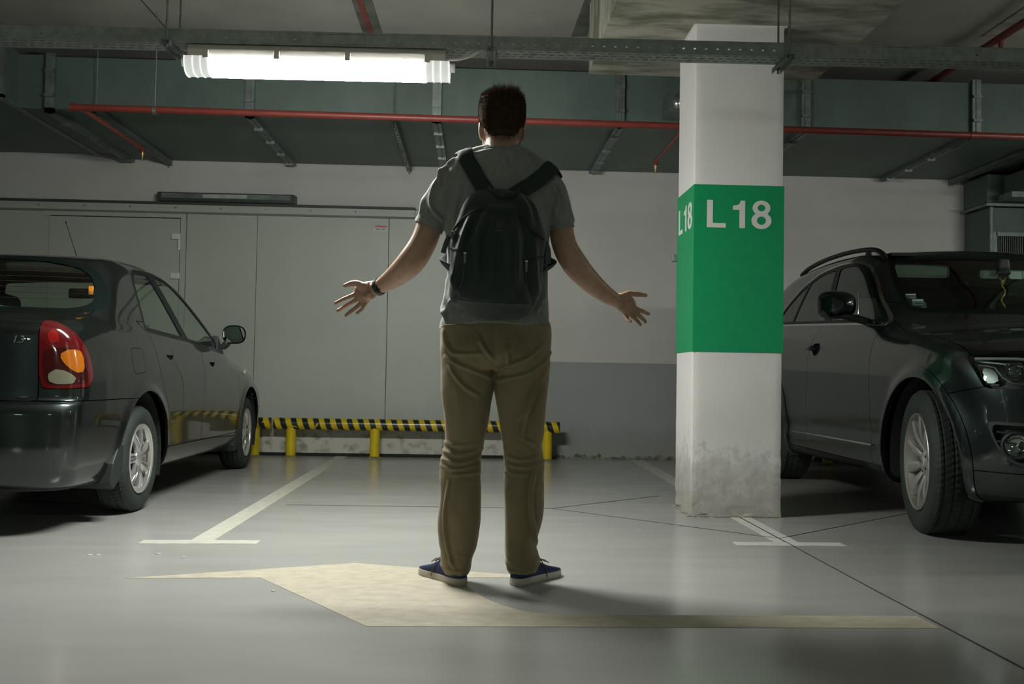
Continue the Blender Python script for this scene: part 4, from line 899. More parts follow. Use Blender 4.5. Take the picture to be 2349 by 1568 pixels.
    fdp = rnd([(1.15, 1.05), (1.19, .888), (1.208, .778), (1.172, .532), (1.172, .31), (2.14, .31), (2.14, .34), (2.206, .514), (2.206, .682), (2.13, .83), (1.86, .925), (1.80, 1.05)], [.001, .03, .05, .06, .001, .001, .02, .05, .05, .06, .03, .001], 4)
    h1 = rnd([(.435, .907), (.575, .907), (.585, .878), (.54, .840), (.47, .840), (.430, .87)], .03, 4); h2 = rnd([(1.345, .878), (1.50, .878), (1.505, .85), (1.45, .805), (1.38, .808), (1.34, .84)], .03, 4)
    side = lambda V, p: np.maximum(sdp(Y(V), Z(V), p), 0.5-X(V))
    for nm, poly, hp in (('rear_door', rd, h1), ('front_door', fdp, h2)):
        Dr, S = S.split(lambda V: side(V, poly)); Hl, Dr = Dr.cut(lambda V: sdp(Y(V), Z(V), hp))
        for sd_ in ('R', 'L'):
            d_ = panel(nm, Dr, M_paint, car, 0.014, sd_)
            cup, lift = Hl.cut(lambda V: Z(V)-(hp[0][1]-0.022)); cup2 = Surf(Hl.V, Hl.N, Hl.T)
            panel('handle_recess', cup2, M_under, d_, 0.002, sd_, -0.016); panel('door_handle', lift, M_paint, d_, 0.010, sd_, -0.001)
    # fuel flap
    ff = rnd([(-.132, .892), (.045, .897), (.060, .765), (-.118, .753)], .03, 5); Fl, S2 = S.split(lambda V: side(V, ff), 0.0018)
    panel('fuel_flap', Fl, M_paint, car, 0.010, 'R', 0.0005); Lo = S        # only on the right side
    # hood, roof
    def rest(S, sides):
        Hd, S = S.split(lambda V: np.maximum(np.maximum(X(V)-(.735-.06*(Y(V)-2.0)), 1.9-Y(V)), np.maximum(Y(V)-3.22, .66-Z(V))))
        Rf, S = S.split(lambda V: np.maximum(np.maximum(X(V)-(.50+0.02*(Y(V)-.5)), 1.30-Z(V)), np.maximum(-0.25-Y(V), Y(V)-1.7)), 0.0015)
        Q, F_ = S.split(lambda V: Y(V)-1.30, 0.0); return Hd, Rf, Q, F_
    Hd, Rf, Q, F_ = rest(S2, 'R'); panel('hood', Hd, M_paint, car, 0.012); panel('roof', Rf, M_paint, car, 0.010); panel('quarter_panel', Q, M_paint, car, 0.016, 'R'); panel('front_fender', F_, M_paint, car, 0.016, 'R')
    Hd, Rf, Q, F_ = rest(S, 'L'); panel('quarter_panel', Q, M_paint, car, 0.016, 'L'); panel('front_fender', F_, M_paint, car, 0.016, 'L')
    # indicator repeater
    tag(MB().lathe([(0.0, 0.012), (0.012, 0.011), (0.019, 0.006), (0.021, 0.0)], 24, lambda a, b_, h: (0.822+h, 2.34+a, 0.775+b_)).build('side_repeater', mat('pale_lens', (0.55, 0.50, 0.42), 0.2, coat=1), car, smooth=True), None)
    # wheels and wells
    P = make_wheel('sedan')
    put_wheel(P, car, (0.715, 0.080, 0.289), 0, False, 0.3); put_wheel(P, car, (0.715, 2.565, 0.289), radians(3), False, 0.9); put_wheel(P, car, (-0.715, 0.080, 0.289), 0, True, 0.7); put_wheel(P, car, (-0.715, 2.565, 0.289), radians(3), True, 0.2)
    wheel_well(car, 0.075, 0.372, 0.50, 0.79, 0.29); wheel_well(car, 2.56, 0.366, 0.50, 0.79, 0.29)
    # mudguard flaps
    for yy, nm in ((-0.26, 'mud_flap'), (2.23, 'mud_flap')):
        for sg in (1, -1):
            if nm == 'mud_flap' and yy < 0: q = [(-.10, .38), (-.02, .385), (-.03, .30), (-.06, .215), (-.155, .17), (-.19, .20), (-.17, .30)]
            else: q = [(-.06, .42), (0.0, .40), (.0, .25), (-.03, .19), (-.15, .17), (-.17, .22), (-.10, .30)]
            x0, x1 = (0.60, 0.812)
            MB().prism([(yy+a+.05, c) for a, c in q], lambda a, c, h: (sg*h, a, c), x0, x1).build(nm, M_plast, car, bevel=0.006)
    # interior
    MB().box(-0.70, 0.70, -0.30, 2.0, 0.24, 0.30).build('cabin_floor', M_int, car)
    MB().prism([(1.62, .62), (1.55, .86), (1.70, .93), (2.05, .935), (2.1, .6)], lambda a, c, h: (h, a, c), -0.70, 0.70).build('dashboard', M_int, car, bevel=0.03)
    MB().prism([(-.62, .97), (-.12, .955), (-.10, .93), (-.62, .90)], lambda a, c, h: (h, a, c), -0.66, 0.66).build('parcel_shelf', M_int, car)
    seat(car, -0.36, 1.02, 0.46, 0.50, 0.60, 0.25); seat(car, 0.36, 1.02, 0.46, 0.50, 0.60, 0.25)
    MB().prism([(.20, .40), (.02, .93), (-.10, .96), (-.14, .93), (-.05, .40)], lambda a, c, h: (h, a, c), -0.62, 0.62).build('rear_bench', M_int, car, bevel=0.02)
    b = MB(); pts = catmull([(0, .17*cos(t), .17*sin(t)) for t in np.linspace(0, 2*pi, 17)[:-1]], 2, True); Ms = Matrix.Translation((-0.36, 1.50, 0.86)) @ Matrix.Rotation(radians(-65), 4, 'X') @ Matrix.Rotation(pi/2, 4, 'Y')
    b.tube([tuple(Ms @ Vector(p)) for p in list(pts)+[pts[0]]], 0.014, 10); b.build('steering_wheel', M_int, car, smooth=True)
    MB().box(-0.145, 0.105, 1.33, 1.352, 1.255, 1.322).build('rear_view_mirror', M_rub, car, bevel=0.012); MB().box(-0.137, 0.097, 1.326, 1.329, 1.263, 1.314).build('mirror_glass', M_mirr, bpy.data.objects['rear_view_mirror'] if 'rear_view_mirror' in bpy.data.objects else car)
    MB().box(0.585, 0.605, -0.185, -0.17, 1.17, 1.215).build('orange_tag', mat('orange_tag', (0.65, 0.22, 0.02), 0.6), car)
    for z in np.linspace(0.0, 1.0, 9)[1:-1]:       # heater lines of the rear window
        y = -0.42+0.42*z*0.93; zz = 1.105+0.255*z; pts = []
        for i in range(13):
            x = -0.58+1.16*i/12; P_ = np.array([[abs(x), 0.0, 0.0]]); lo_, hi_ = -0.75, 0.2
            for _ in range(18):
                mm = (lo_+hi_)/2; v = H.f(np.array([[abs(x), mm, zz]]))[0]
                if v > 0: lo_ = mm
                else: hi_ = mm
            pts.append((x, hi_+0.006, zz-0.0))
        MB().tube(pts, 0.0011, 4).build('heater_line', mat('heater_brown', (0.08, 0.03, 0.015), 0.6) if 'heater_brown' not in bpy.data.materials else bpy.data.materials['heater_brown'], car)
    # door mirrors
    for sg in (1, -1):
        b = MB(); rows = []
        for i in range(7):
            t = i/6; q = math.sqrt(max(0.0, 1-t**2.4)); q = max(q, 0.05)
            rows.append([(0.868+0.085*q*np.sign(cos(a))*abs(cos(a))**0.75-0.01*t, 1.79+0.095*t, 1.045+0.068*q*np.sign(sin(a))*abs(sin(a))**0.8) for a in np.linspace(0, 2*pi, 33)])
        rows = [[(sg*p[0], p[1], p[2]) for p in r] for r in rows]; b.grid(rows); b.add(rows[-1], [tuple(range(33))])
        o = b.build('door_mirror', M_rub, car, smooth=60)
        b = MB(); n = 32; ring = [(sg*(0.868+0.077*np.sign(cos(a))*abs(cos(a))**0.75), 1.787+0.012*cos(a)*0, 1.045+0.060*np.sign(sin(a))*abs(sin(a))**0.8) for a in np.linspace(0, 2*pi, n+1)[:-1]]
        b.add(ring+[(p[0], p[1]+0.004, p[2]) for p in ring], [tuple(range(n)), tuple(range(2*n-1, n-1, -1))]+[(i, (i+1) % n, n+(i+1) % n, n+i) for i in range(n)]); b.build('mirror_glass', M_mirr, o)
        MB().prism([(.745, .93), (.79, .985), (.82, 1.01), (.83, .975), (.80, .94)], lambda a, c, h: (sg*a, h, c), 1.77, 1.87).build('mirror_arm', M_rub, o, bevel=0.01)
        MB().prism([(1.64, .93), (1.80, .915), (1.66, 1.03)], lambda a, c, h: (sg*(h), a, c), 0.745, 0.790).build('mirror_triangle', M_rub, o, bevel=0.004)
    # badge digits "1.3" in chrome on the trunk lid
    for body, dx in (('1', 0.0), ('.', 0.020), ('3', 0.028)):
        me = text_mesh(body, 0.048, 0.0012, 0.0003); 
        Mx = Matrix.Translation((0.511+dx, -0.868+dx*0.30, 0.892)) @ Matrix.Rotation(radians(14), 4, 'Z') @ Matrix.Rotation(pi/2, 4, 'X') @ Matrix(((1, 0.25, 0, 0), (0, 1, 0, 0), (0, 0, 1, 0), (0, 0, 0, 1)))
        me.transform(Mx); o = link('badge_digit', me, M_chrome, car)
    # rear plate and lock on the trunk, exhaust
    MB().box(-0.26, 0.26, -0.888, -0.872, 0.70, 0.81).build('number_plate', M_white, car, bevel=0.004)
    MB().tube([(-0.45, -0.86, 0.25), (-0.45, -0.3, 0.25)], 0.025, 16).build('exhaust', M_galv, car, smooth=True)
    # whip aerial
    MB().tube([(-0.03, 1.30, 1.405), (-0.035, 1.26, 1.44), (-0.045, 1.02, 1.725)], [0.006, 0.0028, 0.0018], 8).build('aerial', M_rub, car, smooth=True); MB().tube([(-0.045, 1.022, 1.722), (-0.0452, 1.015, 1.731)], 0.0045, 8).build('aerial_tip', M_rub, car)
    # front lamps and grille (they face the wall)
    for sg in (1, -1): MB().box(sg*0.62-0.13, sg*0.62+0.13, 3.02, 3.13, 0.575, 0.66).build('headlamp', M_chrome, car, bevel=0.02)
    # cushion on the parcel shelf is a separate thing
    b = MB(); rows = []
    for i in range(11):
        t = -1+i/5; q = math.sqrt(max(0.0, 1-abs(t)**2.6))+0.01; rows.append([(0.16+0.17*q*np.sign(cos(a))*abs(cos(a))**0.7, 0.05*t*0+0.07*q*np.sign(sin(a))*abs(sin(a))**0.7-0.30, 1.035+0.065*t) for a in np.linspace(0, 2*pi, 25)])
    b.grid(rows)
    c = b.build('cushion', mat('blue_cotton', (0.045, 0.075, 0.16), 0.9, col2=(0.16, 0.20, 0.28), vscale=16, thr=(0.55, 0.62)), None, smooth=60); c.location = SEDAN_LOC
    tag(c, 'blue patterned cushion on the parcel shelf inside the rear window of the sedan', 'cushion')
    return car
sedan = build_sedan()
# ================================================================ SUV
def build_suv():
    car = car_base('suv', SUV_LOC, SUV_ROT, 'dark grey SUV parked nose out at the right behind the column, front wheel turned')
    H = suv_hull(); S = H.mesh()
    X = lambda V: V[:, 0]; Y = lambda V: V[:, 1]; Z = lambda V: V[:, 2]
    side = lambda V, p: np.maximum(sdp(Y(V), Z(V), p), 0.5-X(V))
    # arches with a raised plastic-look lip
    for yc, R in ((-0.005, 0.436), (-2.80, 0.436)):
        _, S = S.cut(lambda V: np.maximum(np.hypot(Y(V)-yc, Z(V)-0.375)-R, 0.45-X(V)))
        Lp, S = S.split(lambda V: np.maximum(np.maximum(np.hypot(Y(V)-yc, Z(V)-0.375)-(R+0.055), 0.45-X(V)), 0.20-Z(V)), 0.001); panel('arch_trim', Lp, M_paint2, car, 0.03, 'pair', 0.004)
    U, S = S.cut(lambda V: Z(V)-0.262); panel('underbody', U, M_under, car, 0.004)
    # windscreen
    ws = rnd(sym([(0, 1.172), (.48, 1.180), (.712, 1.192), (.730, 1.25), (.700, 1.40), (.650, 1.540), (.60, 1.582), (.3, 1.592), (0, 1.592)]), 0.03, 3)
    g = lambda V: np.maximum(sdp(X(V), Z(V), ws), np.maximum(-1.30-Y(V), Y(V)+0.30)); A, S = S.cut(g)
    G, A2 = A.cut(lambda V: g(V)+0.030); panel('windscreen', G, M_glassw, car, 0.003, lift=-0.003); panel('windscreen_border', A2, M_seal, car, 0.008)
    # side windows
    dlo = rnd([(-.590, 1.128), (-.816, 1.275), (-1.035, 1.430), (-1.21, 1.528), (-1.46, 1.582), (-1.80, 1.598), (-2.20, 1.582), (-2.55, 1.505), (-2.82, 1.39), (-3.0, 1.28), (-2.95, 1.238), (-1.609, 1.176)], [.02, .05, .1, .1, .1, .1, .1, .1, .08, .04, .04, .1], 4)
    gd = lambda V: np.maximum(sdp(Y(V), Z(V), dlo), 0.5-X(V)); A, S = S.cut(gd)
    Ch, S = S.cut(lambda V: gd(V)-0.014); panel('window_chrome', Ch, M_chrome, car, 0.010, 'pair', 0.003)
    p1 = lambda V: Y(V)-(-1.645-(Z(V)-1.19)*.42); p2 = lambda V: Y(V)-(-2.53+(Z(V)-1.23)*.50)
    G1, A = A.cut(lambda V: np.maximum(gd(V)+0.022, -p1(V)+0.055)); G2, A = A.cut(lambda V: np.maximum(np.maximum(gd(V)+0.022, p1(V)+0.05), -p2(V)+0.02)); G3, A = A.cut(lambda V: np.maximum(gd(V)+0.022, p2(V)+0.025))
    panel('front_side_window', G1, M_glassd, car, 0.003, 'pair', -0.004); panel('rear_side_window', G2, M_glassd, car, 0.003, 'pair', -0.004); panel('quarter_window', G3, M_glassd, car, 0.003, 'pair', -0.004); panel('window_pillar', A, M_seal, car, 0.010, 'pair')
    # rear window (out of sight)
    rw = rnd(sym([(0, 1.20), (.62, 1.20), (.56, 1.50), (0, 1.52)]), .04, 3); A, S = S.cut(lambda V: np.maximum(sdp(X(V), Z(V), rw), Y(V)+3.35)); panel('rear_window', A, M_glassd, car, 0.004)
    # headlamp
    sc = lambda V: X(V)-Y(V)+.85
    hl = rnd([(1.318, .912), (1.275, .926), (1.10, .934), (.949, .937), (.70, .925), (.52, .885), (.50, .855), (.62, .815), (.80, .775), (.896, .760), (1.165, .760), (1.235, .835)], [.01, .02, .1, .1, .05, .03, .02, .05, .05, .05, .03, .03], 4)
    gh = lambda V: np.maximum(np.maximum(sdp(sc(V), Z(V), hl), -0.10-Y(V)), 0.25-X(V))
    A, S = S.split(gh, 0.0015)
    for sg in ('R', 'L'):
        m_ = 1 if sg == 'R' else -1
        bowl, _ = A.cut(lambda V: gh(V)+0.003); hb = panel('headlamp', bowl, M_rub, car, 0.05, sg, -0.055); tag(hb, 'glazed headlamp with projector')
        panel('headlamp_glass', bowl, glass('headlamp_clear', (0.86, 0.92, 0.90)) if 'headlamp_clear' not in bpy.data.materials else bpy.data.materials['headlamp_clear'], hb, 0.003, sg, 0.0)
        # inner chrome strips: an upper bright line, a lower wedge outline, a projector ring
        def path(nm, pts, r, mm, lift=-0.018):
            V_ = []
            for (s_, z) in pts:
                lo, hi = 0.0, 1.0; xx = None
                # solve for the surface point with X-Y+.85 = s_ at height z
                a, b_ = 0.3, 1.02
                for _ in range(26):
                    m = (a+b_)/2; v = H.f(np.array([[m, m+.85-s_, z]]))[0]
                    if v < 0: a = m
                    else: b_ = m
                n_ = H.grad(np.array([[a, a+.85-s_, z]]))[0]; V_.append(((a+n_[0]*lift)*m_, a+.85-s_+n_[1]*lift, z+n_[2]*lift))
            MB().tube(V_, r, 8).build(nm, mm, hb, smooth=True); return V_
        path('upper_strip', [(1.265, .898), (1.18, .893), (1.05, .885), (.93, .872), (.80, .862), (.65, .862)], 0.0045, M_chrome)
        path('led_strip', [(1.27, .912), (1.15, .915), (1.0, .915), (.85, .905)], 0.0075, mat('led_lens', (0.35, 0.37, 0.35), 0.1, coat=1) if 'led_lens' not in bpy.data.materials else bpy.data.materials['led_lens'], -0.02)
        path('lower_strip', [(1.235, .875), (1.17, .875), (1.12, .865), (1.06, .815), (.99, .788), (.85, .785), (.70, .81)], 0.004, M_chrome)
        path('wedge_outline', [(1.235, .875), (1.205, .82), (1.165, .780), (1.08, .780)], 0.003, M_chrome)
        wd_ = rnd([(1.222, .868), (1.12, .858), (1.075, .79), (1.165, .785)], .01, 3); Wd, _ = A.cut(lambda V: sdp(sc(V), Z(V), wd_)); panel('side_reflector', Wd, mat('reflector_silver', (0.16, 0.18, 0.17), 0.38, metal=0.8) if 'reflector_silver' not in bpy.data.materials else bpy.data.materials['reflector_silver'], hb, 0.004, sg, -0.022)
        c_ = None
        a, b_ = 0.3, 1.02
        for _ in range(26):
            m = (a+b_)/2; v = H.f(np.array([[m, m+.85-1.0, .84]]))[0]
            if v < 0: a = m
            else: b_ = m
        cx, cy, cz = (a-0.02)*m_, a+.85-1.0-0.02, .842
        Mx = Matrix.Translation((cx, cy, cz)) @ Matrix.Rotation(-m_*radians(28), 4, 'Z') @ Matrix.Rotation(-pi/2, 4, 'X')
        MB().lathe([(0.040, 0.0), (0.044, 0.006), (0.046, -0.002), (0.040, -0.012)], 32, lambda p, q, h: tuple(Mx @ Vector((p, q, h))), True).build('projector_ring', M_chrome, hb, smooth=True)
        MB().lathe([(0.0, 0.004), (0.018, 0.0), (0.030, -0.008), (0.038, -0.02)], 32, lambda p, q, h: tuple(Mx @ Vector((p, q, h)))).build('projector_lens', M_redd if False else mat('lens_dark', (0.03, 0.04, 0.04), 0.03, coat=1.0) if 'lens_dark' not in bpy.data.materials else bpy.data.materials['lens_dark'], hb, smooth=True)
    # bumper, fog lamp bay, lower lip
    Lw, S = S.split(lambda V: np.maximum(Z(V)-0.372, 0.33-Y(V))); panel('lower_spoiler', Lw, M_plast, car, 0.02)
    Bp, S = S.split(lambda V: np.maximum(Z(V)-(0.748+0.20*(Y(V)-.42)), 0.31-Y(V)))
    fog = rnd([(1.142, .598), (1.12, .607), (.90, .605), (.60, .60), (.62, .47), (.74, .415), (.93, .405), (1.02, .440), (1.085, .50)], [.01, .01, .05, .04, .05, .05, .06, .05, .05], 4)
    gf = lambda V: np.maximum(np.maximum(sdp(sc(V), Z(V), fog), 0.3-Y(V)), .33-X(V))
    Fb, Bp = Bp.split(gf, 0.0); gr = rnd(sym([(0, .93), (.30, .93), (.33, .88), (.31, .52), (.26, .40), (0, .40)]), .03, 4)
    gg = lambda V: np.maximum(sdp(X(V), Z(V), gr), 0.5-Y(V)); Gr, Bp = Bp.split(gg, 0.0)
    panel('front_bumper', Bp, M_paint2, car, 0.02)
    for sg in ('R', 'L'):
        m_ = 1 if sg == 'R' else -1
        fb = panel('fog_lamp_bay', Fb, M_plast, car, 0.01, sg, -0.045); Rm, _ = Fb.cut(lambda V: -gf(V)-0.016); Rm = Rm if len(Rm.T) else Fb
        Rim, Inn = Fb.cut(lambda V: -(gf(V)+0.014)); panel('bay_rim', Rim, M_plast, fb, 0.045, sg, 0.001)
        cx, cy, cz = 0.742*m_, 0.640, .500; Mx = Matrix.Translation((cx, cy, cz)) @ Matrix.Rotation(-m_*radians(30), 4, 'Z') @ Matrix.Rotation(-pi/2, 4, 'X')
        MB().lathe([(0.050, 0.004), (0.058, 0.012), (0.066, 0.006), (0.072, -0.02), (0.05, -0.02)], 36, lambda p, q, h: tuple(Mx @ Vector((p, q, h))), True).build('fog_lamp_bezel', M_plast, fb, smooth=True)
        MB().lathe([(0.0, -0.004), (0.03, -0.003), (0.050, 0.002)], 32, lambda p, q, h: tuple(Mx @ Vector((p, q, h)))).build('fog_lamp_glass', bpy.data.materials['headlamp_clear'], fb, smooth=True)
        MB().lathe([(0.0, -0.03), (0.028, -0.026), (0.042, -0.012), (0.050, -0.002)], 32, lambda p, q, h: tuple(Mx @ Vector((p, q, h)))).build('fog_lamp_reflector', M_chrome, fb, smooth=True)
        for zz in (.555, .512): 
            pts = [((.800-0.0)*m_, .575, zz+.004), (.77*m_, .612, zz), (.745*m_, .638, zz-.003)]; MB().tube(pts, 0.006, 8, b=0.010).build('bay_fin', M_plast, fb, smooth=True)
    for i in range(9): z = .44+.055*i; MB().tube([(-.30, .86, z), (0, .885, z), (.30, .86, z)], 0.010, 8, b=0.02).build('grille_bar', M_plast, car, smooth=True)
    MB().box(-.31, .31, .80, .815, .41, .92).build('grille_back', M_under, car)
    # hood
    hd = lambda V: np.maximum(np.maximum(X(V)-(0.842-0.05*np.clip(-Y(V)-.2, 0, 1)), -0.70-Y(V)), np.maximum(sc(V)-1.42+(0.40-Y(V))*0.0-np.clip(0.33-Y(V), 0, 9)*2.0, 0.865-Z(V)))
    Hd, S = S.split(hd); panel('hood', Hd, M_paint2, car, 0.014)
    # doors
    fdp = rnd([(-.45, 1.26), (-.565, 1.128), (-.628, 1.051), (-.680, .975), (-.688, .846), (-.662, .640), (-.655, .30), (-1.905, .30), (-1.903, .431), (-1.870, .697), (-1.882, 1.00), (-1.75, 1.127), (-1.68, 1.26)], [.001, .03, .05, .05, .08, .05, .001, .001, .05, .1, .08, .03, .001], 4)
    rdp = rnd([(-1.68, 1.26), (-1.75, 1.127), (-1.882, 1.00), (-1.870, .697), (-1.903, .431), (-1.905, .30), (-2.37, .30), (-2.36, .55), (-2.50, .78), (-2.75, .90), (-2.92, 1.05), (-3.0, 1.30)], [.001, .03, .08, .1, .05, .001, .001, .08, .12, .1, .05, .001], 4)
    hp1 = rnd([(-1.78, 1.042), (-1.64, 1.042), (-1.62, .998), (-1.68, .955), (-1.75, .955), (-1.80, 1.0)], .03, 4); hp2 = rnd([(-2.78, 1.06), (-2.63, 1.06), (-2.61, 1.02), (-2.68, .97), (-2.75, .97), (-2.80, 1.02)], .03, 4)
    for nm, poly, hp in (('front_door', fdp, hp1), ('rear_door', rdp, hp2)):
        Dr, S = S.split(lambda V: np.maximum(side(V, poly), 0.29-Z(V))); Hl, Dr = Dr.cut(lambda V: sdp(Y(V), Z(V), hp))
        for sd_ in ('R', 'L'):
            m_ = 1 if sd_ == 'R' else -1
            d_ = panel(nm, Dr, M_paint2, car, 0.014, sd_); panel('handle_recess', Hl, M_under, d_, 0.002, sd_, -0.018)
            yc = (hp[0][0]+hp[1][0])/2; xx = 0.932
            MB().tube([(xx*m_, yc-.10, 1.012), ((xx+.022)*m_, yc-.07, 1.013), ((xx+.026)*m_, yc, 1.013), ((xx+.022)*m_, yc+.07, 1.013), (xx*m_, yc+.10, 1.012)], [.012, .014, .013, .014, .012], 10, b=[.006]*5).build('door_handle', M_paint2, d_, smooth=60)
    Rf, S = S.split(lambda V: np.maximum(np.maximum(X(V)-.60, 1.52-Z(V)), -3.3-Y(V)), 0.0015); panel('roof', Rf, M_paint2, car, 0.01)
    Sl, S = S.split(lambda V: Z(V)-0.30, 0.0015); panel('sill', Sl, M_plast, car, 0.014)
    Q, F_ = S.split(lambda V: Y(V)+1.10, 0.0); panel('rear_body', Q, M_paint2, car, 0.014); panel('front_fender', F_, M_paint2, car, 0.016, 'pair')
    # sill strip
    for m_ in (1, -1): MB().tube([(0.938*m_, -2.2, .405), (0.944*m_, -1.5, .41), (0.938*m_, -.62, .412)], 0.006, 8).build('sill_moulding', M_chrome, car, smooth=True)
    # roof rails
    for m_ in (1, -1):
        pts = []
        for y, lift in ((-1.20, .004), (-1.26, .030), (-1.45, .036), (-1.9, .036), (-2.4, .036), (-2.8, .03), (-3.0, .01)):
            x = 0.635; z = 1.9
            lo, hi = 1.2, 1.9
            for _ in range(22):
                m = (lo+hi)/2
                if H.f(np.array([[x, y, m]]))[0] < 0: lo = m
                else: hi = m
            pts.append((x*m_, y, lo+lift))
        pts = catmull(pts, 5); MB().tube([tuple(p) for p in pts], 0.016, 12, b=0.02).build('roof_rail', M_plast, car, smooth=60)
        for y, zz in ((-1.5, 1.645), (-2.75, 1.60)): MB().cbox((0.635*m_, y, zz), (0.03, 0.06, 0.05)).build('rail_foot', M_plast, car, bevel=0.01)
    # door mirrors
    for m_ in (1, -1):
        b = MB(); rows = []
        for i in range(9):
            t = i/8; q = math.sqrt(max(0.0, 1-t**2.2)); q = max(q, .06); tt = 0.12*t
            rows.append([(m_*(1.055+0.112*q*np.sign(cos(a))*abs(cos(a))**0.7-0.02*t), -.92+tt, 1.250+(0.088+0.006*cos(a))*q*np.sign(sin(a))*abs(sin(a))**0.75) for a in np.linspace(0, 2*pi, 37)])
        b.grid(rows); o = b.build('door_mirror', M_paint2, car, smooth=60)
        n = 36; ring = [(m_*(1.055+0.102*np.sign(cos(a))*abs(cos(a))**0.7), -.924, 1.250+0.080*np.sign(sin(a))*abs(sin(a))**0.75) for a in np.linspace(0, 2*pi, n+1)[:-1]]
        MB().add(ring+[(p[0], p[1]+.004, p[2]) for p in ring], [tuple(range(n)), tuple(range(2*n-1, n-1, -1))]).build('mirror_glass', M_mirr, o)
        MB().prism([(.865, 1.125), (.97, 1.150), (1.06, 1.175), (1.03, 1.195), (.94, 1.185), (.862, 1.165)], lambda a, c, h: (m_*a, h, c), -.90, -.83).build('mirror_arm', M_plast, o, bevel=0.01)
        MB().tube([(m_*0.958, -.80, 1.19), (m_*0.952, -.812, 1.25), (m_*0.962, -.80, 1.315)], 0.004, 8).build('repeater_strip', M_chrome, o, smooth=True)
    P = make_wheel('suv')
    put_wheel(P, car, (0.815, 0.0, 0.370), radians(-9), False, 0.25); put_wheel(P, car, (0.815, -2.80, 0.370), 0, False, 0.5); put_wheel(P, car, (-0.815, 0.0, 0.370), radians(-9), True, 0.1); put_wheel(P, car, (-0.815, -2.80, 0.370), 0, True)
    wheel_well(car, -0.005, 0.44, 0.48, 0.90, 0.375); wheel_well(car, -2.80, 0.44, 0.48, 0.90, 0.375)
    # cabin
    MB().box(-.78, .78, -3.2, -.6, 0.34, 0.42).build('cabin_floor', M_int, car)
    MB().prism([(-.42, 1.10), (-.60, 1.155), (-.95, 1.12), (-1.12, 1.05), (-1.10, .70), (-.42, .70)], lambda a, c, h: (h, a, c), -.78, .78).build('dashboard', M_int, car, bevel=.03)
    for x in (-.38, .38): seat(car, x, -1.55, .62, .52, .58, -0.0)
    for o_ in list(bpy.data.objects): pass
    MB().box(-.66, .66, -2.75, -2.6, .60, 1.20).build('rear_bench', M_int, car, bevel=.04)
    MB().box(-.60, .60, -2.9, -1.2, 1.60, 1.62).build('headliner', M_int, car)
    # sun visors and inner mirror, light coloured
    MB().box(.26, .655, -1.135, -1.12, 1.452, 1.535).build('sun_visor', M_intl, car, bevel=.02); MB().box(-.655, -.26, -1.135, -1.12, 1.452, 1.535).build('sun_visor', M_intl, car, bevel=.02)
    MB().box(-.14, .14, -.985, -.965, 1.432, 1.492).build('rear_view_mirror', M_int, car, bevel=.018)
    MB().box(0.03, 0.135, -.966, -.960, 1.436, 1.490).build('mirror_back_plate', M_intl, car, bevel=.015); MB().box(-.135, -.04, -.966, -.960, 1.436, 1.490).build('mirror_back_plate', mat('pale_trim', (0.75, 0.8, 0.75), .6), car, bevel=.015)
    MB().prism([(-.03, 1.56), (.03, 1.56), (.045, 1.46), (-.045, 1.46)], lambda a, c, h: (a, h, c), -.96, -.93).build('mirror_stalk', M_rub, car, bevel=.01)
    pts = [(-.005+.012*sin(i*.9), -.955, 1.43-i*.0145) for i in range(13)]
    t = MB().tube(pts, [0.004, .007]*6+[.004], 6).build('beads', mat('gold_beads', (0.60, 0.38, 0.12), .4, metal=.5), None); t.location = SUV_LOC; t.rotation_euler = (0, 0, SUV_ROT); tag(t, 'gold bead string hanging from the inner mirror of the SUV', 'beads')
    MB().tube([(-.02, -.955, 1.445), (-.005, -.955, 1.40)], .003, 6).build('bead_loop', bpy.data.materials['gold_beads'], t); MB().tube([(.02, -.955, 1.445), (-.005, -.955, 1.40)], .003, 6).build('bead_loop', bpy.data.materials['gold_beads'], t)
    # parking stickers inside the screen
    for (x, z, w_, h_, mm) in ((.655, 1.300, .058, .030, M_white), (.640, 1.258, .062, .040, mat('pale_green_card', (0.42, 0.52, 0.46), .5))):
        y = -3.0; lo, hi = -1.3, -.4
        for _ in range(22):
            m = (lo+hi)/2
            if H.f(np.array([[x, m, z]]))[0] < 0: lo = m
            else: hi = m
        Mx = Matrix.Translation((x-0.002, lo-0.022, z)) @ Matrix.Rotation(-radians(30), 4, 'Z') @ Matrix.Rotation(radians(-28), 4, 'X')
        MB().box(-w_/2, w_/2, -.001, .001, -h_/2, h_/2, Mx).build('sticker', mm, car)
        b = MB()
        for i in range(4): b.box(-w_/2+.008+i*.010, -w_/2+.014+i*.010, .001, .002, -.002, .006 if h_ < .035 else -.008, Mx)
        o = b.build('sticker_print', M_rub, car); tag(o, kind='stuff')
    return car
suv = build_suv()
# ================================================================ THE MAN
MX, MY = 0.075, 3.72
M_skin = mat('skin', (0.44, 0.27, 0.185), 0.48, sss=0.25, var=0.08, vscale=30, bump=0.15, bscale=90, bdist=0.001)
M_shirt = mat('grey_jersey', (0.228, 0.236, 0.214), 0.92, var=0.10, vscale=60, bump=0.25, bscale=260, bdist=0.001, sheen=0.25)
M_pants = mat('olive_chino', (0.215, 0.170, 0.098), 0.85, var=0.07, vscale=12, bump=0.2, bscale=300, bdist=0.001, sheen=0.15)
M_hair = mat('dark_brown_hair', (0.036, 0.021, 0.010), 0.95, spec=0.03, var=0.3, vscale=60)
M_bag = mat('black_nylon', (0.012, 0.022, 0.020), 0.62, var=0.12, vscale=30, bump=0.25, bscale=420, bdist=0.001, sheen=0.3)
M_bagp = mat('bag_piping', (0.045, 0.055, 0.055), 0.4)
M_strap = mat('bag_strap', (0.014, 0.024, 0.022), 0.8, bump=0.3, bscale=300, bdist=0.001)
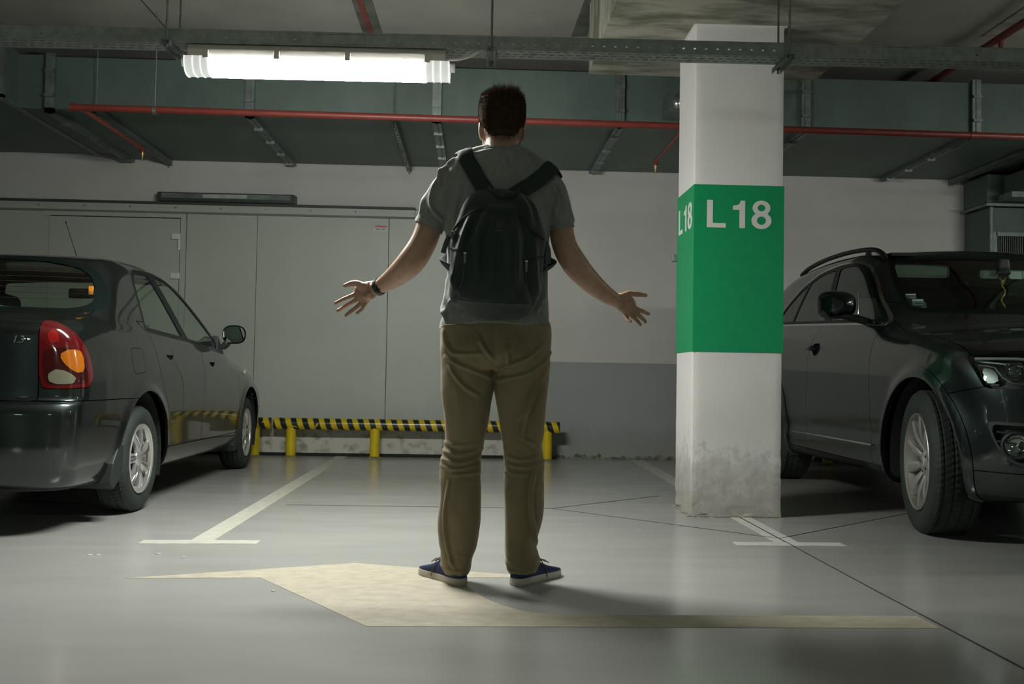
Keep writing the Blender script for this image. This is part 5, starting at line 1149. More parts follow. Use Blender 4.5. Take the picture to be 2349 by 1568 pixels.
M_canvas = mat('navy_canvas', (0.018, 0.030, 0.085), 0.85, bump=0.3, bscale=300, bdist=0.001); M_sole = mat('white_rubber', (0.48, 0.45, 0.38), 0.6, var=0.12, vscale=15)
M_lace = mat('brown_lace', (0.10, 0.06, 0.035), 0.7)
man = empty('person', (MX, MY, 0), 0, 'man seen from behind in grey T-shirt and khaki trousers, arms spread with open palms', 'person')
def solid(b, voxel, it=2, fac=0.5):
    me = bpy.data.meshes.new('t'); me.from_pydata(b.V, [], b.F); me.validate(); o = bpy.data.objects.new('t', me); COL.objects.link(o)
    r = o.modifiers.new('r', 'REMESH'); r.mode = 'VOXEL'; r.voxel_size = voxel; r.adaptivity = 0.0
    if it: s_ = o.modifiers.new('s', 'SMOOTH'); s_.iterations = it; s_.factor = fac
    dg = bpy.context.evaluated_depsgraph_get(); dg.update(); m2 = bpy.data.meshes.new_from_object(o.evaluated_get(dg)); bpy.data.objects.remove(o); bpy.data.meshes.remove(me); return m2
def arr(me): V = np.zeros(len(me.vertices)*3); me.vertices.foreach_get('co', V); return V.reshape(-1, 3)
def nrm(me): N = np.zeros(len(me.vertices)*3); me.vertices.foreach_get('normal', N); return N.reshape(-1, 3)
def setv(me, V): me.vertices.foreach_set('co', V.ravel()); me.update()
def place(me, name, m, parent, off=(MX, MY, 0)):
    V = arr(me)-np.array(off); setv(me, V); return link(name, me, m, parent, smooth='all')
def fsin(P, seed, scale, n=5, dirs=None):
    """cheap smooth pseudo-noise: sum of warped sines, vectorised"""
    r = np.random.RandomState(seed); v = np.zeros(len(P)); S_ = np.array(scale)
    Q = P*S_; Q = Q+0.35*np.sin(Q[:, [1, 2, 0]]*1.7+seed)
    for i in range(n):
        d = r.normal(size=3); d /= np.linalg.norm(d); v += np.sin(Q@d*(1+0.6*i)+r.uniform(0, 6.28))/(1+0.4*i)
    return v/n*1.6
def ridge(P, lines, amp, w, side=-1, yc=MY):
    X = P[:, [0, 2]]; out = np.zeros(len(P))
    for k, L_ in enumerate(lines):
        L2 = catmull(L_, 5) if len(L_) > 2 else np.array(L_); d = np.full(len(P), 9.0); tt = np.zeros(len(P)); n = len(L2)-1
        for i in range(n):
            a, b_ = L2[i], L2[i+1]; e = b_-a; t = np.clip(((X-a)@e)/max(e@e, 1e-9), 0, 1); q = np.hypot(*(X-a-t[:, None]*e).T); m = q < d; d = np.where(m, q, d); tt = np.where(m, (i+t)/n, tt)
        out += amp*(np.exp(-(d/w)**2)-0.5*np.exp(-(d/(2.2*w))**2))*np.sin(np.clip(tt, .04, .96)*pi)**0.5
    return out*(((P[:, 1]-yc)*side > -0.03).astype(float))
RP = [[(-0.121, 0.943), (-0.111, 0.894), (-0.078, 0.858), (0.013, 0.86)], [(0.004, 0.929), (0.029, 0.88), (0.068, 0.839)], [(0.069, 0.798), (0.13, 0.819), (0.195, 0.85), (0.244, 0.9)], [(0.081, 0.762), (0.18, 0.786), (0.245, 0.826), (0.281, 0.871)], [(-0.119, 0.844), (-0.069, 0.82), (-0.002, 0.796), (0.056, 0.768)], [(-0.101, 0.811), (-0.051, 0.746), (0.008, 0.706)], [(0.262, 0.801), (0.222, 0.718), (0.191, 0.618), (0.184, 0.552)], [(0.238, 0.768), (0.207, 0.668), (0.166, 0.618)], [(-0.116, 0.528), (-0.063, 0.516), (-0.005, 0.525)], [(-0.12, 0.498), (-0.062, 0.483), (0.028, 0.504)], [(-0.124, 0.466), (-0.053, 0.453), (0.027, 0.476)], [(-0.124, 0.439), (-0.061, 0.43), (0.021, 0.448)], [(-0.085, 0.409), (0.021, 0.418)], [(0.167, 0.552), (0.209, 0.533), (0.251, 0.504)], [(0.114, 0.485), (0.169, 0.466), (0.243, 0.484)], [(0.114, 0.452), (0.186, 0.44), (0.263, 0.458)], [(0.113, 0.423), (0.17, 0.414), (0.227, 0.424)], [(0.235, 0.454), (0.212, 0.323), (0.226, 0.224), (0.243, 0.151)], [(-0.093, 0.384), (-0.107, 0.253), (-0.088, 0.123), (-0.062, 0.058)], [(-0.117, 0.074), (-0.07, 0.058), (-0.013, 0.058)], [(0.126, 0.084), (0.192, 0.074), (0.257, 0.102)], [(0.135, 0.06), (0.2, 0.054), (0.241, 0.069)], [(0.112, 0.881), (0.121, 0.815)], [(0.144, 0.931), (0.132, 0.882)]]
RS = [[(-0.141, 1.541), (-0.172, 1.474), (-0.179, 1.407), (-0.137, 1.358)], [(-0.166, 1.566), (-0.205, 1.473), (-0.22, 1.389)], [(-0.065, 1.476), (-0.083, 1.409), (-0.095, 1.342)], [(-0.1, 1.592), (-0.141, 1.541), (-0.148, 1.474)], [(0.271, 1.501), (0.294, 1.451), (0.286, 1.384)], [(0.284, 1.518), (0.319, 1.46), (0.328, 1.402)], [(0.166, 1.616), (0.208, 1.575)], [(0.182, 1.625), (0.233, 1.592)], [(-0.124, 1.142), (-0.132, 1.042), (-0.113, 0.976)], [(-0.098, 1.059), (-0.122, 1.009)], [(0.256, 1.183), (0.25, 1.083), (0.226, 1.016), (0.26, 0.967)], [(0.225, 1.066), (0.242, 1.016), (0.273, 0.975)], [(0.082, 1.614), (0.1, 1.572)], [(0.124, 1.615), (0.15, 1.565)]]

def superloft(b, rows, n=40, cap=True):
    """rows: (cx, cy, cz, ax, byback, byfront, exponent)"""
    V = []; F = []
    for (cx, cy, cz, a, bb, bf, ex) in rows:
        for k in range(n):
            t = 2*pi*k/n; c, s_ = cos(t), sin(t); V.append((cx+a*np.sign(c)*abs(c)**(2/ex), cy+(bf if s_ > 0 else bb)*np.sign(s_)*abs(s_)**(2/ex), cz))
    m = len(rows)
    for i in range(m-1):
        for k in range(n): F.append((i*n+k, i*n+(k+1) % n, (i+1)*n+(k+1) % n, (i+1)*n+k))
    if cap: F.append(tuple(range(n-1, -1, -1))); F.append(tuple((m-1)*n+k for k in range(n)))
    return b.add(V, F)
def ball(b, c, r, n=14, m=10, M=None):
    V = []; F = []
    for i in range(m+1):
        p = -pi/2+pi*i/m
        for k in range(n):
            a = 2*pi*k/n; v = Vector((r[0]*cos(p)*cos(a), r[1]*cos(p)*sin(a), r[2]*sin(p)))
            if M is not None: v = M @ v
            V.append((c[0]+v.x, c[1]+v.y, c[2]+v.z))
    for i in range(m):
        for k in range(n): F.append((i*n+k, i*n+(k+1) % n, (i+1)*n+(k+1) % n, (i+1)*n+k))
    return b.add(V, F)
def dense(path, radii, k=5):
    """smooth a path and its radii together"""
    A = catmull([tuple(p)+((r,) if not isinstance(r, tuple) else r) for p, r in zip(path, radii)], k); return A
TORSO = [(1.627, -0.001, 0.142), (1.6095, -0.074, 0.174), (1.593, -0.108, 0.213), (1.571, -0.122, 0.245), (1.5465, -0.130, 0.270), (1.4965, -0.134, 0.290), (1.413, -0.136, 0.289), (1.3455, -0.128, 0.277), (1.279, -0.12, 0.268), (1.2125, -0.119, 0.266), (1.129, -0.121, 0.269), (1.046, -0.129, 0.272), (0.985, -0.138, 0.278), (0.950, -0.141, 0.283)]
TB = [0.078, 0.086, 0.092, 0.097, 0.104, 0.118, 0.128, 0.126, 0.120, 0.114, 0.112, 0.118, 0.126, 0.130]
# ---- body (one continuous skin: head, neck, trunk, arms, hands, legs)
b = MB()
superloft(b, [((l+r)/2, 3.72, z, max(.04, (r-l)/2-0.026), t-0.03, t-0.03, 2.3) for (z, l, r), t in list(zip(TORSO, TB))[::-1]])
AL = [(-0.085, 3.715, 1.500), (-0.150, 3.715, 1.430), (-0.181, 3.712, 1.355), (-0.207, 3.705, 1.278), (-0.250, 3.715, 1.208), (-0.306, 3.760, 1.159), (-0.352, 3.80, 1.131), (-0.389, 3.835, 1.113), (-0.405, 3.845, 1.107)]
RL = [.055, .054, .050, .050, .052, .044, .034, .028, .028]
AR = [(0.245, 3.715, 1.500), (0.296, 3.715, 1.440), (0.312, 3.712, 1.367), (0.327, 3.705, 1.282), (0.371, 3.715, 1.208), (0.437, 3.76, 1.146), (0.510, 3.81, 1.098), (0.548, 3.835, 1.083), (0.560, 3.845, 1.078)]
RR = [.055, .052, .047, .047, .049, .042, .033, .028, .028]
for A_, R_ in ((AL, RL), (AR, RR)):
    q = dense(A_, R_, 5); b.tube([tuple(v[:3]) for v in q], [float(v[3]) for v in q], 20, b=[float(v[3])*(0.92 if i < len(q)*0.6 else 0.80) for i, v in enumerate(q)])
def hand(b, palm, thumb, fingers, yw=3.845, sgn=1):
    # palm: wrist -> knuckles, flattened towards the viewer
    pts = [(x, yw+0.006*i, z) for i, (x, z) in enumerate(palm)]; q = dense(pts, [(.030, .021), (.037, .018), (.040, .0165), (.031, .013)], 5)
    b.tube([tuple(v[:3]) for v in q], [float(v[3]) for v in q], 20, b=[float(v[4]) for v in q])
    # thenar and hypothenar pads
    ball(b, (thumb[0][0]*0.6+thumb[1][0]*0.4, yw-0.006, thumb[0][1]*0.6+thumb[1][1]*0.4-0.004), (.022, .015, .016)); ball(b, (palm[1][0], yw-0.006, palm[1][1]-0.022), (.024, .014, .018))
    def fin(P, r0, r1, y0, curl):
        P3 = [(x, y0-curl*(i/(len(P)-1))**2, z) for i, (x, z) in enumerate(P)]; q = dense(P3, [r0*1.05, r0, r0*0.96, r1], 6)
        pts_ = [tuple(v[:3]) for v in q]; rs = [float(v[3]) for v in q]
        n_ = len(rs); 
        for j in range(n_):     # slight narrowing between the joints
            u = j/(n_-1); rs[j] *= 1-0.06*sin(u*3*pi)**2
        d = Vector(pts_[-1])-Vector(pts_[-2]); d.normalize(); e0 = Vector(pts_[-1])
        for kk, f in ((.45, .88), (.8, .60), (1.0, .22)): pts_.append(tuple(e0+d*r1*kk)); rs.append(r1*f)
        b.tube(pts_, rs, 14)
    fin(thumb, .0125, .0088, yw-0.004, 0.012)
    for P, r in zip(fingers, ((.0088, .0072), (.0088, .0073), (.0085, .0070), (.0077, .0064))): fin(P, r[0], r[1], yw+0.014, 0.018)
hand(b, [(-0.392, 1.114), (-0.419, 1.106), (-0.449, 1.093), (-0.468, 1.075)], [(-0.436, 1.120), (-0.470, 1.130), (-0.492, 1.128), (-0.514, 1.119)],
     [[(-0.447, 1.100), (-0.484, 1.086), (-0.520, 1.069), (-0.551, 1.051)], [(-0.444, 1.089), (-0.478, 1.064), (-0.512, 1.043), (-0.541, 1.022)], [(-0.436, 1.079), (-0.462, 1.047), (-0.487, 1.025), (-0.510, 1.004)], [(-0.422, 1.075), (-0.440, 1.048), (-0.450, 1.029), (-0.468, 1.013)]])
hand(b, [(0.552, 1.086), (0.571, 1.080), (0.594, 1.067), (0.611, 1.050)], [(0.566, 1.100), (0.596, 1.111), (0.631, 1.110), (0.662, 1.105)],
     [[(0.595, 1.078), (0.632, 1.054), (0.657, 1.043), (0.677, 1.033)], [(0.588, 1.069), (0.625, 1.039), (0.649, 1.020), (0.665, 1.001)], [(0.580, 1.060), (0.613, 1.025), (0.632, 1.007), (0.645, 0.990)], [(0.571, 1.054), (0.591, 1.024), (0.596, 1.008), (0.606, 1.002)]])
# neck and head
q = dense([(0.083, 3.705, 1.50), (0.083, 3.700, 1.58), (0.084, 3.705, 1.63), (0.085, 3.722, 1.70)], [.065, .062, .063, .064], 5); b.tube([tuple(v[:3]) for v in q], [float(v[3]) for v in q], 24)
b.tube([(-0.07, 3.70, 1.53), (0.02, 3.70, 1.600), (0.083, 3.70, 1.635), (0.15, 3.70, 1.598), (0.235, 3.70, 1.53)], [.036, .040, .045, .040, .036], 16)   # trapezius
HEAD = [(1.612, .030, 3.785, 3.830), (1.628, .048, 3.74, 3.842), (1.655, .062, 3.672, 3.846), (1.69, .070, 3.643, 3.842), (1.72, .076, 3.632, 3.838), (1.75, .080, 3.622, 3.838), (1.78, .081, 3.620, 3.840), (1.81, .077, 3.628, 3.832), (1.835, .062, 3.65, 3.81), (1.850, .038, 3.68, 3.775)]
HX = 0.0835
hq = catmull(HEAD, 4)
superloft(b, [(HX, (f+k)/2, z, a, (f-k)/2, (f-k)/2, 2.15) for z, a, k, f in hq], 40)
for s_ in (-1, 1):
    ball(b, (HX+s_*0.0815, 3.728, 1.716), (.0075, .019, .034), 14, 12, Matrix.Rotation(s_*radians(14), 3, 'Z') @ Matrix.Rotation(radians(8), 3, 'X')); ball(b, (HX+s_*0.083, 3.722, 1.729), (.0075, .016, .020)); ball(b, (HX+s_*0.078, 3.735, 1.690), (.007, .010, .012))
    ball(b, (HX+s_*0.032, 3.832, 1.752), (.024, .010, .009)); ball(b, (HX+s_*0.040, 3.820, 1.700), (.020, .014, .014))    # brow, cheek
b.tube([(HX, 3.838, 1.750), (HX, 3.852, 1.725), (HX, 3.864, 1.706), (HX, 3.850, 1.698)], [.008, .010, .013, .010], 12); ball(b, (HX-.010, 3.850, 1.703), (.008, .010, .007)); ball(b, (HX+.010, 3.850, 1.703), (.008, .010, .007))
ball(b, (HX, 3.846, 1.676), (.025, .008, .0055)); ball(b, (HX, 3.845, 1.666), (.022, .008, .006))
# legs under the trousers, feet in the shoes
LEGL = [(0.969, -0.141, 0.066), (0.8785, -0.139, 0.067), (0.796, -0.132, 0.069), (0.7465, -0.13, 0.068), (0.6805, -0.124, 0.059), (0.6145, -0.116, 0.051), (0.549, -0.111, 0.04), (0.4995, -0.113, 0.031), (0.45, -0.126, 0.026), (0.401, -0.128, 0.026), (0.336, -0.127, 0.029), (0.221, -0.133, 0.026), (0.1395, -0.124, 0.016), (0.0745, -0.115, 0.001), (0.0385, -0.1, -0.012)]
LEGR = [(0.9735, 0.066, 0.283), (0.882, 0.067, 0.284), (0.7995, 0.069, 0.279), (0.75, 0.071, 0.275), (0.6835, 0.081, 0.269), (0.618, 0.093, 0.265), (0.552, 0.105, 0.261), (0.503, 0.11, 0.259), (0.4535, 0.114, 0.266), (0.404, 0.112, 0.267), (0.339, 0.115, 0.268), (0.257, 0.118, 0.265), (0.191, 0.119, 0.252), (0.1505, 0.12, 0.241), (0.1095, 0.122, 0.252), (0.077, 0.126, 0.256), (0.0445, 0.136, 0.238)]
def legy(z): return float(np.interp(z, [0, .1, .3, .5, .75, .97], [3.715, 3.712, 3.705, 3.728, 3.722, 3.715]))
def legb(z): return float(np.interp(z, [0, .1, .3, .5, .75, .88, .97], [.082, .074, .074, .070, .092, .118, .112]))
for LG in (LEGL, LEGR):
    superloft(b, [((l+r)/2, legy(z), z, max(.028, (r-l)/2-.022), max(.03, legb(z)-.022), max(.03, legb(z)-.022), 2.0) for z, l, r in LG[::-1]], 20)
for (x, y, yaw_) in ((-0.048, 3.69, 28), (0.175, 3.69, -33)):
    a = radians(yaw_); b.tube([(x, y, .060), (x-sin(a)*.08, y+cos(a)*.08, .050), (x-sin(a)*.17, y+cos(a)*.17, .036)], [.030, .032, .022], 14)
me = solid(b, 0.0030, 3, 0.5); V = arr(me); N = nrm(me)
# fine hand creases and elbow dimples
hd_ = ((V[:, 0] < -0.40) | (V[:, 0] > 0.56)) & (V[:, 2] < 1.16)
V = V+N*(0.0006*fsin(V, 5, (120, 120, 120))*hd_)[:, None]; setv(me, V)
place(me, 'body', M_skin, man)
M_eye = mat('eye_white', (0.7, 0.7, 0.68), 0.2, coat=1); M_iris = mat('iris', (0.06, 0.04, 0.02), 0.1)
for s_ in (-1, 1):
    e_ = MB(); ball(e_, (HX+s_*.032-MX, 3.832-MY, 1.737), (.0125, .0125, .0115)); o = e_.build('eye', M_eye, man, smooth=True); MB().lathe([(0, .0005), (.0055, 0)], 16, lambda p, q_, h: (HX+s_*.032-MX+p, 3.8448-MY+h, 1.737+q_)).build('iris', M_iris, o)
# ---- shirt
b = MB()
superloft(b, [((l+r)/2, 3.72-.015*float(np.clip((z-1.52)/.1, 0, 1)), z, (r-l)/2, t, t*0.95, 2.35) for z, l, r, t in catmull([(z, l, r, t) for (z, l, r), t in list(zip(TORSO, TB))[::-1]], 4)], 48)
for pth, rad in (([(-0.060, 3.715, 1.520), (-0.105, 3.715, 1.478), (-0.142, 3.713, 1.425), (-0.170, 3.712, 1.378), (-0.183, 3.711, 1.350)], [.078, .080, .072, .062, .0595]), ([(0.215, 3.715, 1.517), (0.255, 3.715, 1.478), (0.285, 3.713, 1.428), (0.303, 3.712, 1.385), (0.311, 3.711, 1.355)], [.078, .080, .070, .059, .055])):
    q = dense(pth, rad, 5); b.tube([tuple(v[:3]) for v in q], [float(v[3]) for v in q], 24)
b.tube([(-0.09, 3.71, 1.53), (0.00, 3.705, 1.590), (0.083, 3.705, 1.612), (0.17, 3.705, 1.588), (0.255, 3.71, 1.525)], [.062, .060, .064, .060, .062], 20)
me = solid(b, 0.005, 4, 0.5); V = arr(me); N = nrm(me)
d = ridge(V, RS, 0.022, 0.0075); 
d += 0.0042*fsin(V, 11, (26, 26, 12)) + 0.0045*fsin(V, 3, (20, 20, 7))*np.clip((1.06-V[:, 2])/0.10, 0, 1)
arm_ = np.clip((np.abs(V[:, 0]-0.072)-0.17)/0.04, 0, 1)*(V[:, 2] > 1.3); d += 0.0045*fsin(V, 21, (60, 40, 22))*arm_
# recess the inside of the sleeve mouths and the hem
V = V+N*d[:, None]; V[:, 2] += 0.022*np.clip(1-((V[:, 0]-0.075)/0.19)**2, 0, 1)*np.clip((1.05-V[:, 2])/0.08, 0, 1); setv(me, V); place(me, 'tshirt', M_shirt, man)
q = catmull([(HX+.0805*cos(t), 3.708+.068*sin(t), 1.624+0.006*sin(t+pi)-0.004*cos(t)) for t in np.linspace(0, 2*pi, 17)[:-1]], 3, True)
MB().tube([(p[0]-MX, p[1]-MY, p[2]) for p in list(q)+[q[0]]], .0065, 8, b=.010).build('collar', M_shirt, man, smooth=True)
def ring_part(name, c, axis, r, w, th, m, parent, elong=1.0):
    ax = Vector(axis).normalized(); u = ax.orthogonal().normalized(); v = ax.cross(u)
    prof = [(r, -w/2), (r+th, -w/2), (r+th, w/2), (r, w/2)]
    return MB().lathe(prof, 36, lambda a, b_, h: tuple(Vector(c)+u*a+v*b_*elong+ax*h), True).build(name, m, parent, smooth=35)
ring_part('sleeve_hem', (-0.186-MX, 3.711-MY, 1.344), (-0.42, 0, -0.90), .0525, .020, .0055, M_shirt, man); ring_part('sleeve_hem', (0.313-MX, 3.711-MY, 1.348), (0.26, 0, -0.96), .0465, .020, .0055, M_shirt, man)
# ---- trousers
b = MB()
for LG in (LEGL, LEGR):
    R_ = catmull([(z, l, r) for z, l, r in LG[::-1]], 4); superloft(b, [((l+r)/2, legy(z), z, (r-l)/2, legb(z), legb(z)*0.95, 2.2) for z, l, r in R_], 40)
superloft(b, [(0.068, 3.715, 0.80, .105, .10, .085, 2.2), (0.070, 3.714, 0.86, .190, .128, .10, 2.4), (0.072, 3.714, 0.93, .203, .122, .105, 2.4), (0.072, 3.716, 0.99, .200, .112, .105, 2.4)], 48)
for s_ in (-1, 1): ball(b, (0.070+s_*.085, 3.650, 0.865), (.085, .055, .085), 20, 14)
me = solid(b, 0.005, 4, 0.5); V = arr(me); N = nrm(me)
d = ridge(V, RP[:8]+RP[17:19]+RP[22:], 0.020, 0.0075)+ridge(V, RP[8:17]+RP[19:22], 0.0095, 0.0070); z = V[:, 2]
kn = np.exp(-((z-0.47)/0.07)**2); an = np.exp(-((z-0.09)/0.05)**2)
d += 0.005*fsin(V, 31, (38, 30, 62))*kn+0.007*fsin(V, 33, (22, 22, 70))*an+0.0055*fsin(V, 35, (26, 26, 9))+0.003*fsin(V, 36, (45, 30, 20))+0.0012*fsin(V, 37, (70, 70, 50))
d -= 0.010*np.exp(-((V[:, 0]-0.067)/0.006)**2)*np.clip((z-0.76)/0.02, 0, 1)*np.clip((0.96-z)/.02, 0, 1)*(V[:, 1] < MY)*0.25   # seat seam
V = V+N*d[:, None]; setv(me, V); tr_ = place(me, 'trousers', M_pants, man)
for x, y, r_, e_ in ((-0.056, 3.735, .0475, 1.3), (0.187, 3.735, .052, 1.2)):
    pass
# back pockets and belt loops
for s_, x0 in ((1, .115), (-1, .020)):
    MB().box(x0-MX-.002 if s_ > 0 else x0-MX-.085, x0-MX+.085 if s_ > 0 else x0-MX, 3.586-MY, 3.589-MY, .905, .9085).build('pocket_edge', M_pants, tr_)
# ---- hair
b = MB(); HR = [(1.679, .034, 3.643, 3.665), (1.694, .054, 3.631, 3.70), (1.716, .070, 3.619, 3.715), (1.737, .0835, 3.612, 3.790), (1.77, .0885, 3.606, 3.838), (1.805, .0885, 3.606, 3.848), (1.832, .084, 3.618, 3.846), (1.848, .070, 3.638, 3.825), (1.857, .048, 3.665, 3.79)]
superloft(b, [(HX, (f+k)/2, z, a, (f-k)/2, (f-k)/2, 2.3) for z, a, k, f in catmull(HR, 4)], 44)
me = solid(b, 0.005, 3, 0.5); V = arr(me); N = nrm(me); V = V+N*(0.0015*fsin(V, 41, (160, 160, 60))+0.0012*fsin(V, 43, (300, 300, 120)))[:, None]; setv(me, V)
hair = place(me, 'hair', M_hair, man)
b = MB(); rr = random.Random(5); hv = arr(hair.data)+np.array((MX, MY, 0)); hn = nrm(hair.data); sel = [i for i in range(len(hv)) if hn[i][2] > -0.8]
for _ in range(9500):
    i = rr.choice(sel); p = Vector(hv[i]); n = Vector(hn[i]); top = max(0, n.z); 
    L_ = 0.008+0.014*top*rr.uniform(.4, 1.2); 
    tx = p.x-HX
    if top > .6 and -0.035 < tx < 0.055 and p.y < 3.78: L_ += rr.uniform(0, .018)
    down = Vector((0, 0.0, -1)) if top < .5 else Vector((0.35 if tx > .01 else -.15, -0.2, .55))
    if p.z < 1.72: L_ *= rr.uniform(.6, 1.7)
    d_ = (n*(0.9 if p.z > 1.72 else .35)+down*(0.9 if top < .5 else 0.8)+Vector((rr.uniform(-.3, .3), rr.uniform(-.3, .3), rr.uniform(-.2, .3)))).normalized()
    u = d_.orthogonal().normalized()*0.0007; v = d_.cross(u).normalized()*0.0007; p0 = p-n*.002; q0 = p0+d_*L_
    b.add([p0+u, p0-u*.5+v, p0-u*.5-v, q0], [(0, 1, 3), (1, 2, 3), (2, 0, 3)])
for _ in range(1500):          # stubble fading out over the nape
    t = rr.gauss(0, .5); zz = 1.700-abs(rr.gauss(0, .016)); a_ = max(-1.2, min(1.2, t)); p0 = Vector((HX+.068*sin(a_), 3.703-.068*cos(a_)-(0.012 if zz > 1.68 else 0.006), zz))
    n = Vector((sin(a_), -cos(a_), 0)); d_ = (n*.25+Vector((rr.uniform(-.2, .2), 0, -1))).normalized(); u = d_.orthogonal().normalized()*0.0006; v = d_.cross(u).normalized()*0.0006
    b.add([p0+u, p0-u*.5+v, p0-u*.5-v, p0+d_*rr.uniform(.004, .009)], [(0, 1, 3), (1, 2, 3), (2, 0, 3)])
b.V = [(v[0]-MX, v[1]-MY, v[2]) for v in b.V]; o = b.build('hair_strands', mat('hair_strand', (0.075, 0.043, 0.020), 0.7, spec=0.2), hair, fix=False); tag(o, kind='stuff')
# beard: a short layer round the jaw
b = MB(); superloft(b, [(HX, (f+k)/2+.002, z, a+.0035, (f-k)/2-.003+.004, (f-k)/2+.003, 2.15) for z, a, k, f in catmull([(1.608, .030, 3.775, 3.832), (1.624, .050, 3.745, 3.844), (1.655, .064, 3.735, 3.846), (1.68, .0705, 3.740, 3.840), (1.70, .0725, 3.745, 3.80)], 3)], 36)
me = solid(b, 0.004, 2, .5); V = arr(me); N = nrm(me); V = V+N*(0.001*fsin(V, 51, (400, 400, 400)))[:, None]; setv(me, V); place(me, 'beard', mat('beard_brown', (0.10, 0.06, 0.03), .8), man)
# ---- fitness band on the left wrist (viewer's left)
c0 = Vector((-0.383-MX, 3.829-MY, 1.116)); ax = Vector((-0.389+0.352, 3.835-3.80, 1.113-1.131)).normalized(); u = ax.cross(Vector((0, 1, 0))).normalized(); v = ax.cross(u)
wb_ = MB().lathe([(.0285, -.009), (.0315, -.009), (.0315, .009), (.0285, .009)], 40, lambda a, b_, h: tuple(c0+u*a*1.06+v*b_*0.86+ax*h), True).build('wrist_band', M_rub, man, smooth=35)
MB().box(-.011, .011, -.0035, .004, -.020, .020, Matrix.Translation(c0-Vector((0, .0265, .004))) @ Matrix.Rotation(radians(28), 4, 'Y')).build('tracker_module', mat('tracker_black', (0.010, 0.020, 0.018), .6), wb_, bevel=.003)
# ---- shoes
def shoe(x, y, yaw_, label):
    o = empty('shoe', (x-MX, y-MY, 0), radians(yaw_), label, None); o.parent = man
    outl = [(0.0, -.030), (.026, -.022), (.033, .0), (.033, .05), (.038, .12), (.046, .17), (.047, .205), (.038, .235), (.018, .252), (-.008, .254), (-.028, .238), (-.038, .205), (-.038, .16), (-.030, .11), (-.028, .05), (-.030, .0), (-.024, -.022)]
    if yaw_ > 0: outl = [(-a, c) for a, c in outl][::-1]
    pl = [tuple(p) for p in catmull(outl, 4, True)]
    so = MB().prism(pl, lambda a, c, h: (a, c, h), 0.0, 0.028).build('sole', M_sole, o, bevel=.004, seg=2)
    MB().prism([(a*1.012, .11+(c-.11)*1.008) for a, c in pl], lambda a, c, h: (a, c, h), .006, .010).build('sole_stripe', mat('sole_line', (.42, .38, .30), .7) if 'sole_line' not in bpy.data.materials else bpy.data.materials['sole_line'], so)
    pa = np.array(pl); b = MB(); cx = 0.0; rows = []
    for t in np.linspace(0, 1, 13):      # shrink the outline upwards; toe low, ankle high
        row = []
        for a, c in pl:
            hmax = float(np.interp(c, [-.03, .0, .06, .11, .17, .22, .254], [.082, .088, .090, .082, .062, .050, .038]))
            s_ = math.sqrt(max(0.0, 1-t**2.6)); s_ = 0.28+0.72*s_ if c < .12 else s_
            row.append((a*(.97*s_), .10+(c-.10)*(.985*(1-(1-s_)*(.35 if c < .12 else .9))), .026+(hmax-.026)*t))
        rows.append(row+[row[0]])
    b.grid(rows); b.add(rows[-1][:-1], [tuple(range(len(pl)))]); b.build('canvas_upper', M_canvas, o, smooth=60)
    for k in range(4):
        yy = .095+.024*k; hh = float(np.interp(yy, [.06, .11, .17, .22], [.094, .085, .067, .052])); MB().tube([(-.022, yy-.004, hh-.008), (0, yy, hh+.002), (.022, yy+.004, hh-.008)], .0024, 6).build('lace', M_lace, o, smooth=True)
    sx = .034 if yaw_ < 0 else -.034
    MB().tube([tuple(p) for p in catmull([(sx*.3, .10, .084), (sx*.8, .105, .082), (sx*1.12, .12, .05), (sx*1.22, .135, .012)], 5)], .0016, 6).build('lace_end', M_lace, o, smooth=True)
    return o
shoe(-0.049, 3.690, 33, 'navy canvas shoe with white sole, on the left foot'); shoe(0.174, 3.698, -38, 'navy canvas shoe with white sole, on the right foot')

# ================================================================ BACKPACK (worn, a thing of its own)
BX, BY = 0.07, 3.60
bag = empty('backpack', (BX, BY, 1.0), 0, 'black nylon backpack worn on the man\'s back over the grey T-shirt', 'backpack')
BAG = [(0.982, 0.050, 0.150, .040), (0.9935, 0.000, 0.178, .075), (1.0105, -0.045, 0.196, .10), (1.034, -0.085, 0.211, .12), (1.061, -0.100, 0.222, .13), (1.1215, -0.104, 0.239, .135), (1.212, -0.105, 0.243, .135), (1.2755, -0.100, 0.246, .128), (1.3295, -0.082, 0.233, .115), (1.37, -.068, .222, .10), (1.405, -0.055, 0.208, .085), (1.4395, -0.030, 0.176, .062), (1.462, 0.010, 0.130, .035)]
rows = catmull(BAG, 7); nb = 120; V = []; F = []
for (z, l, r, dp) in rows:
    cx, a = (l+r)/2, (r-l)/2
    for k in range(nb):
        t = 2*pi*k/nb; c, s_ = cos(t), sin(t); ex = 2.9
        yy = 3.600+0.02*np.clip((1.3-z)/.3, -1, 1)*0
        V.append((cx+a*np.sign(c)*abs(c)**(2/ex), yy-(dp*0.5)+(dp*0.5)*np.sign(s_)*abs(s_)**(2/2.2), z))
m_ = len(rows)
for i in range(m_-1):
    for k in range(nb): F.append((i*nb+k, i*nb+(k+1) % nb, (i+1)*nb+(k+1) % nb, (i+1)*nb+k))
F.append(tuple(range(nb-1, -1, -1))); F.append(tuple((m_-1)*nb+k for k in range(nb)))
me = bpy.data.meshes.new('bag_body'); me.from_pydata(V, [], F); me.update(); V = arr(me); N = nrm(me)
pipeL = catmull([(0.040, 1.385), (0.015, 1.358), (-0.013, 1.29), (-0.036, 1.218), (-0.048, 1.165), (-0.056, 1.106), (-0.089, 1.057)], 5); pipeR = catmull([(0.128, 1.385), (0.142, 1.339), (0.157, 1.268), (0.169, 1.187), (0.175, 1.12), (0.180, 1.07), (0.198, 1.018)], 5)
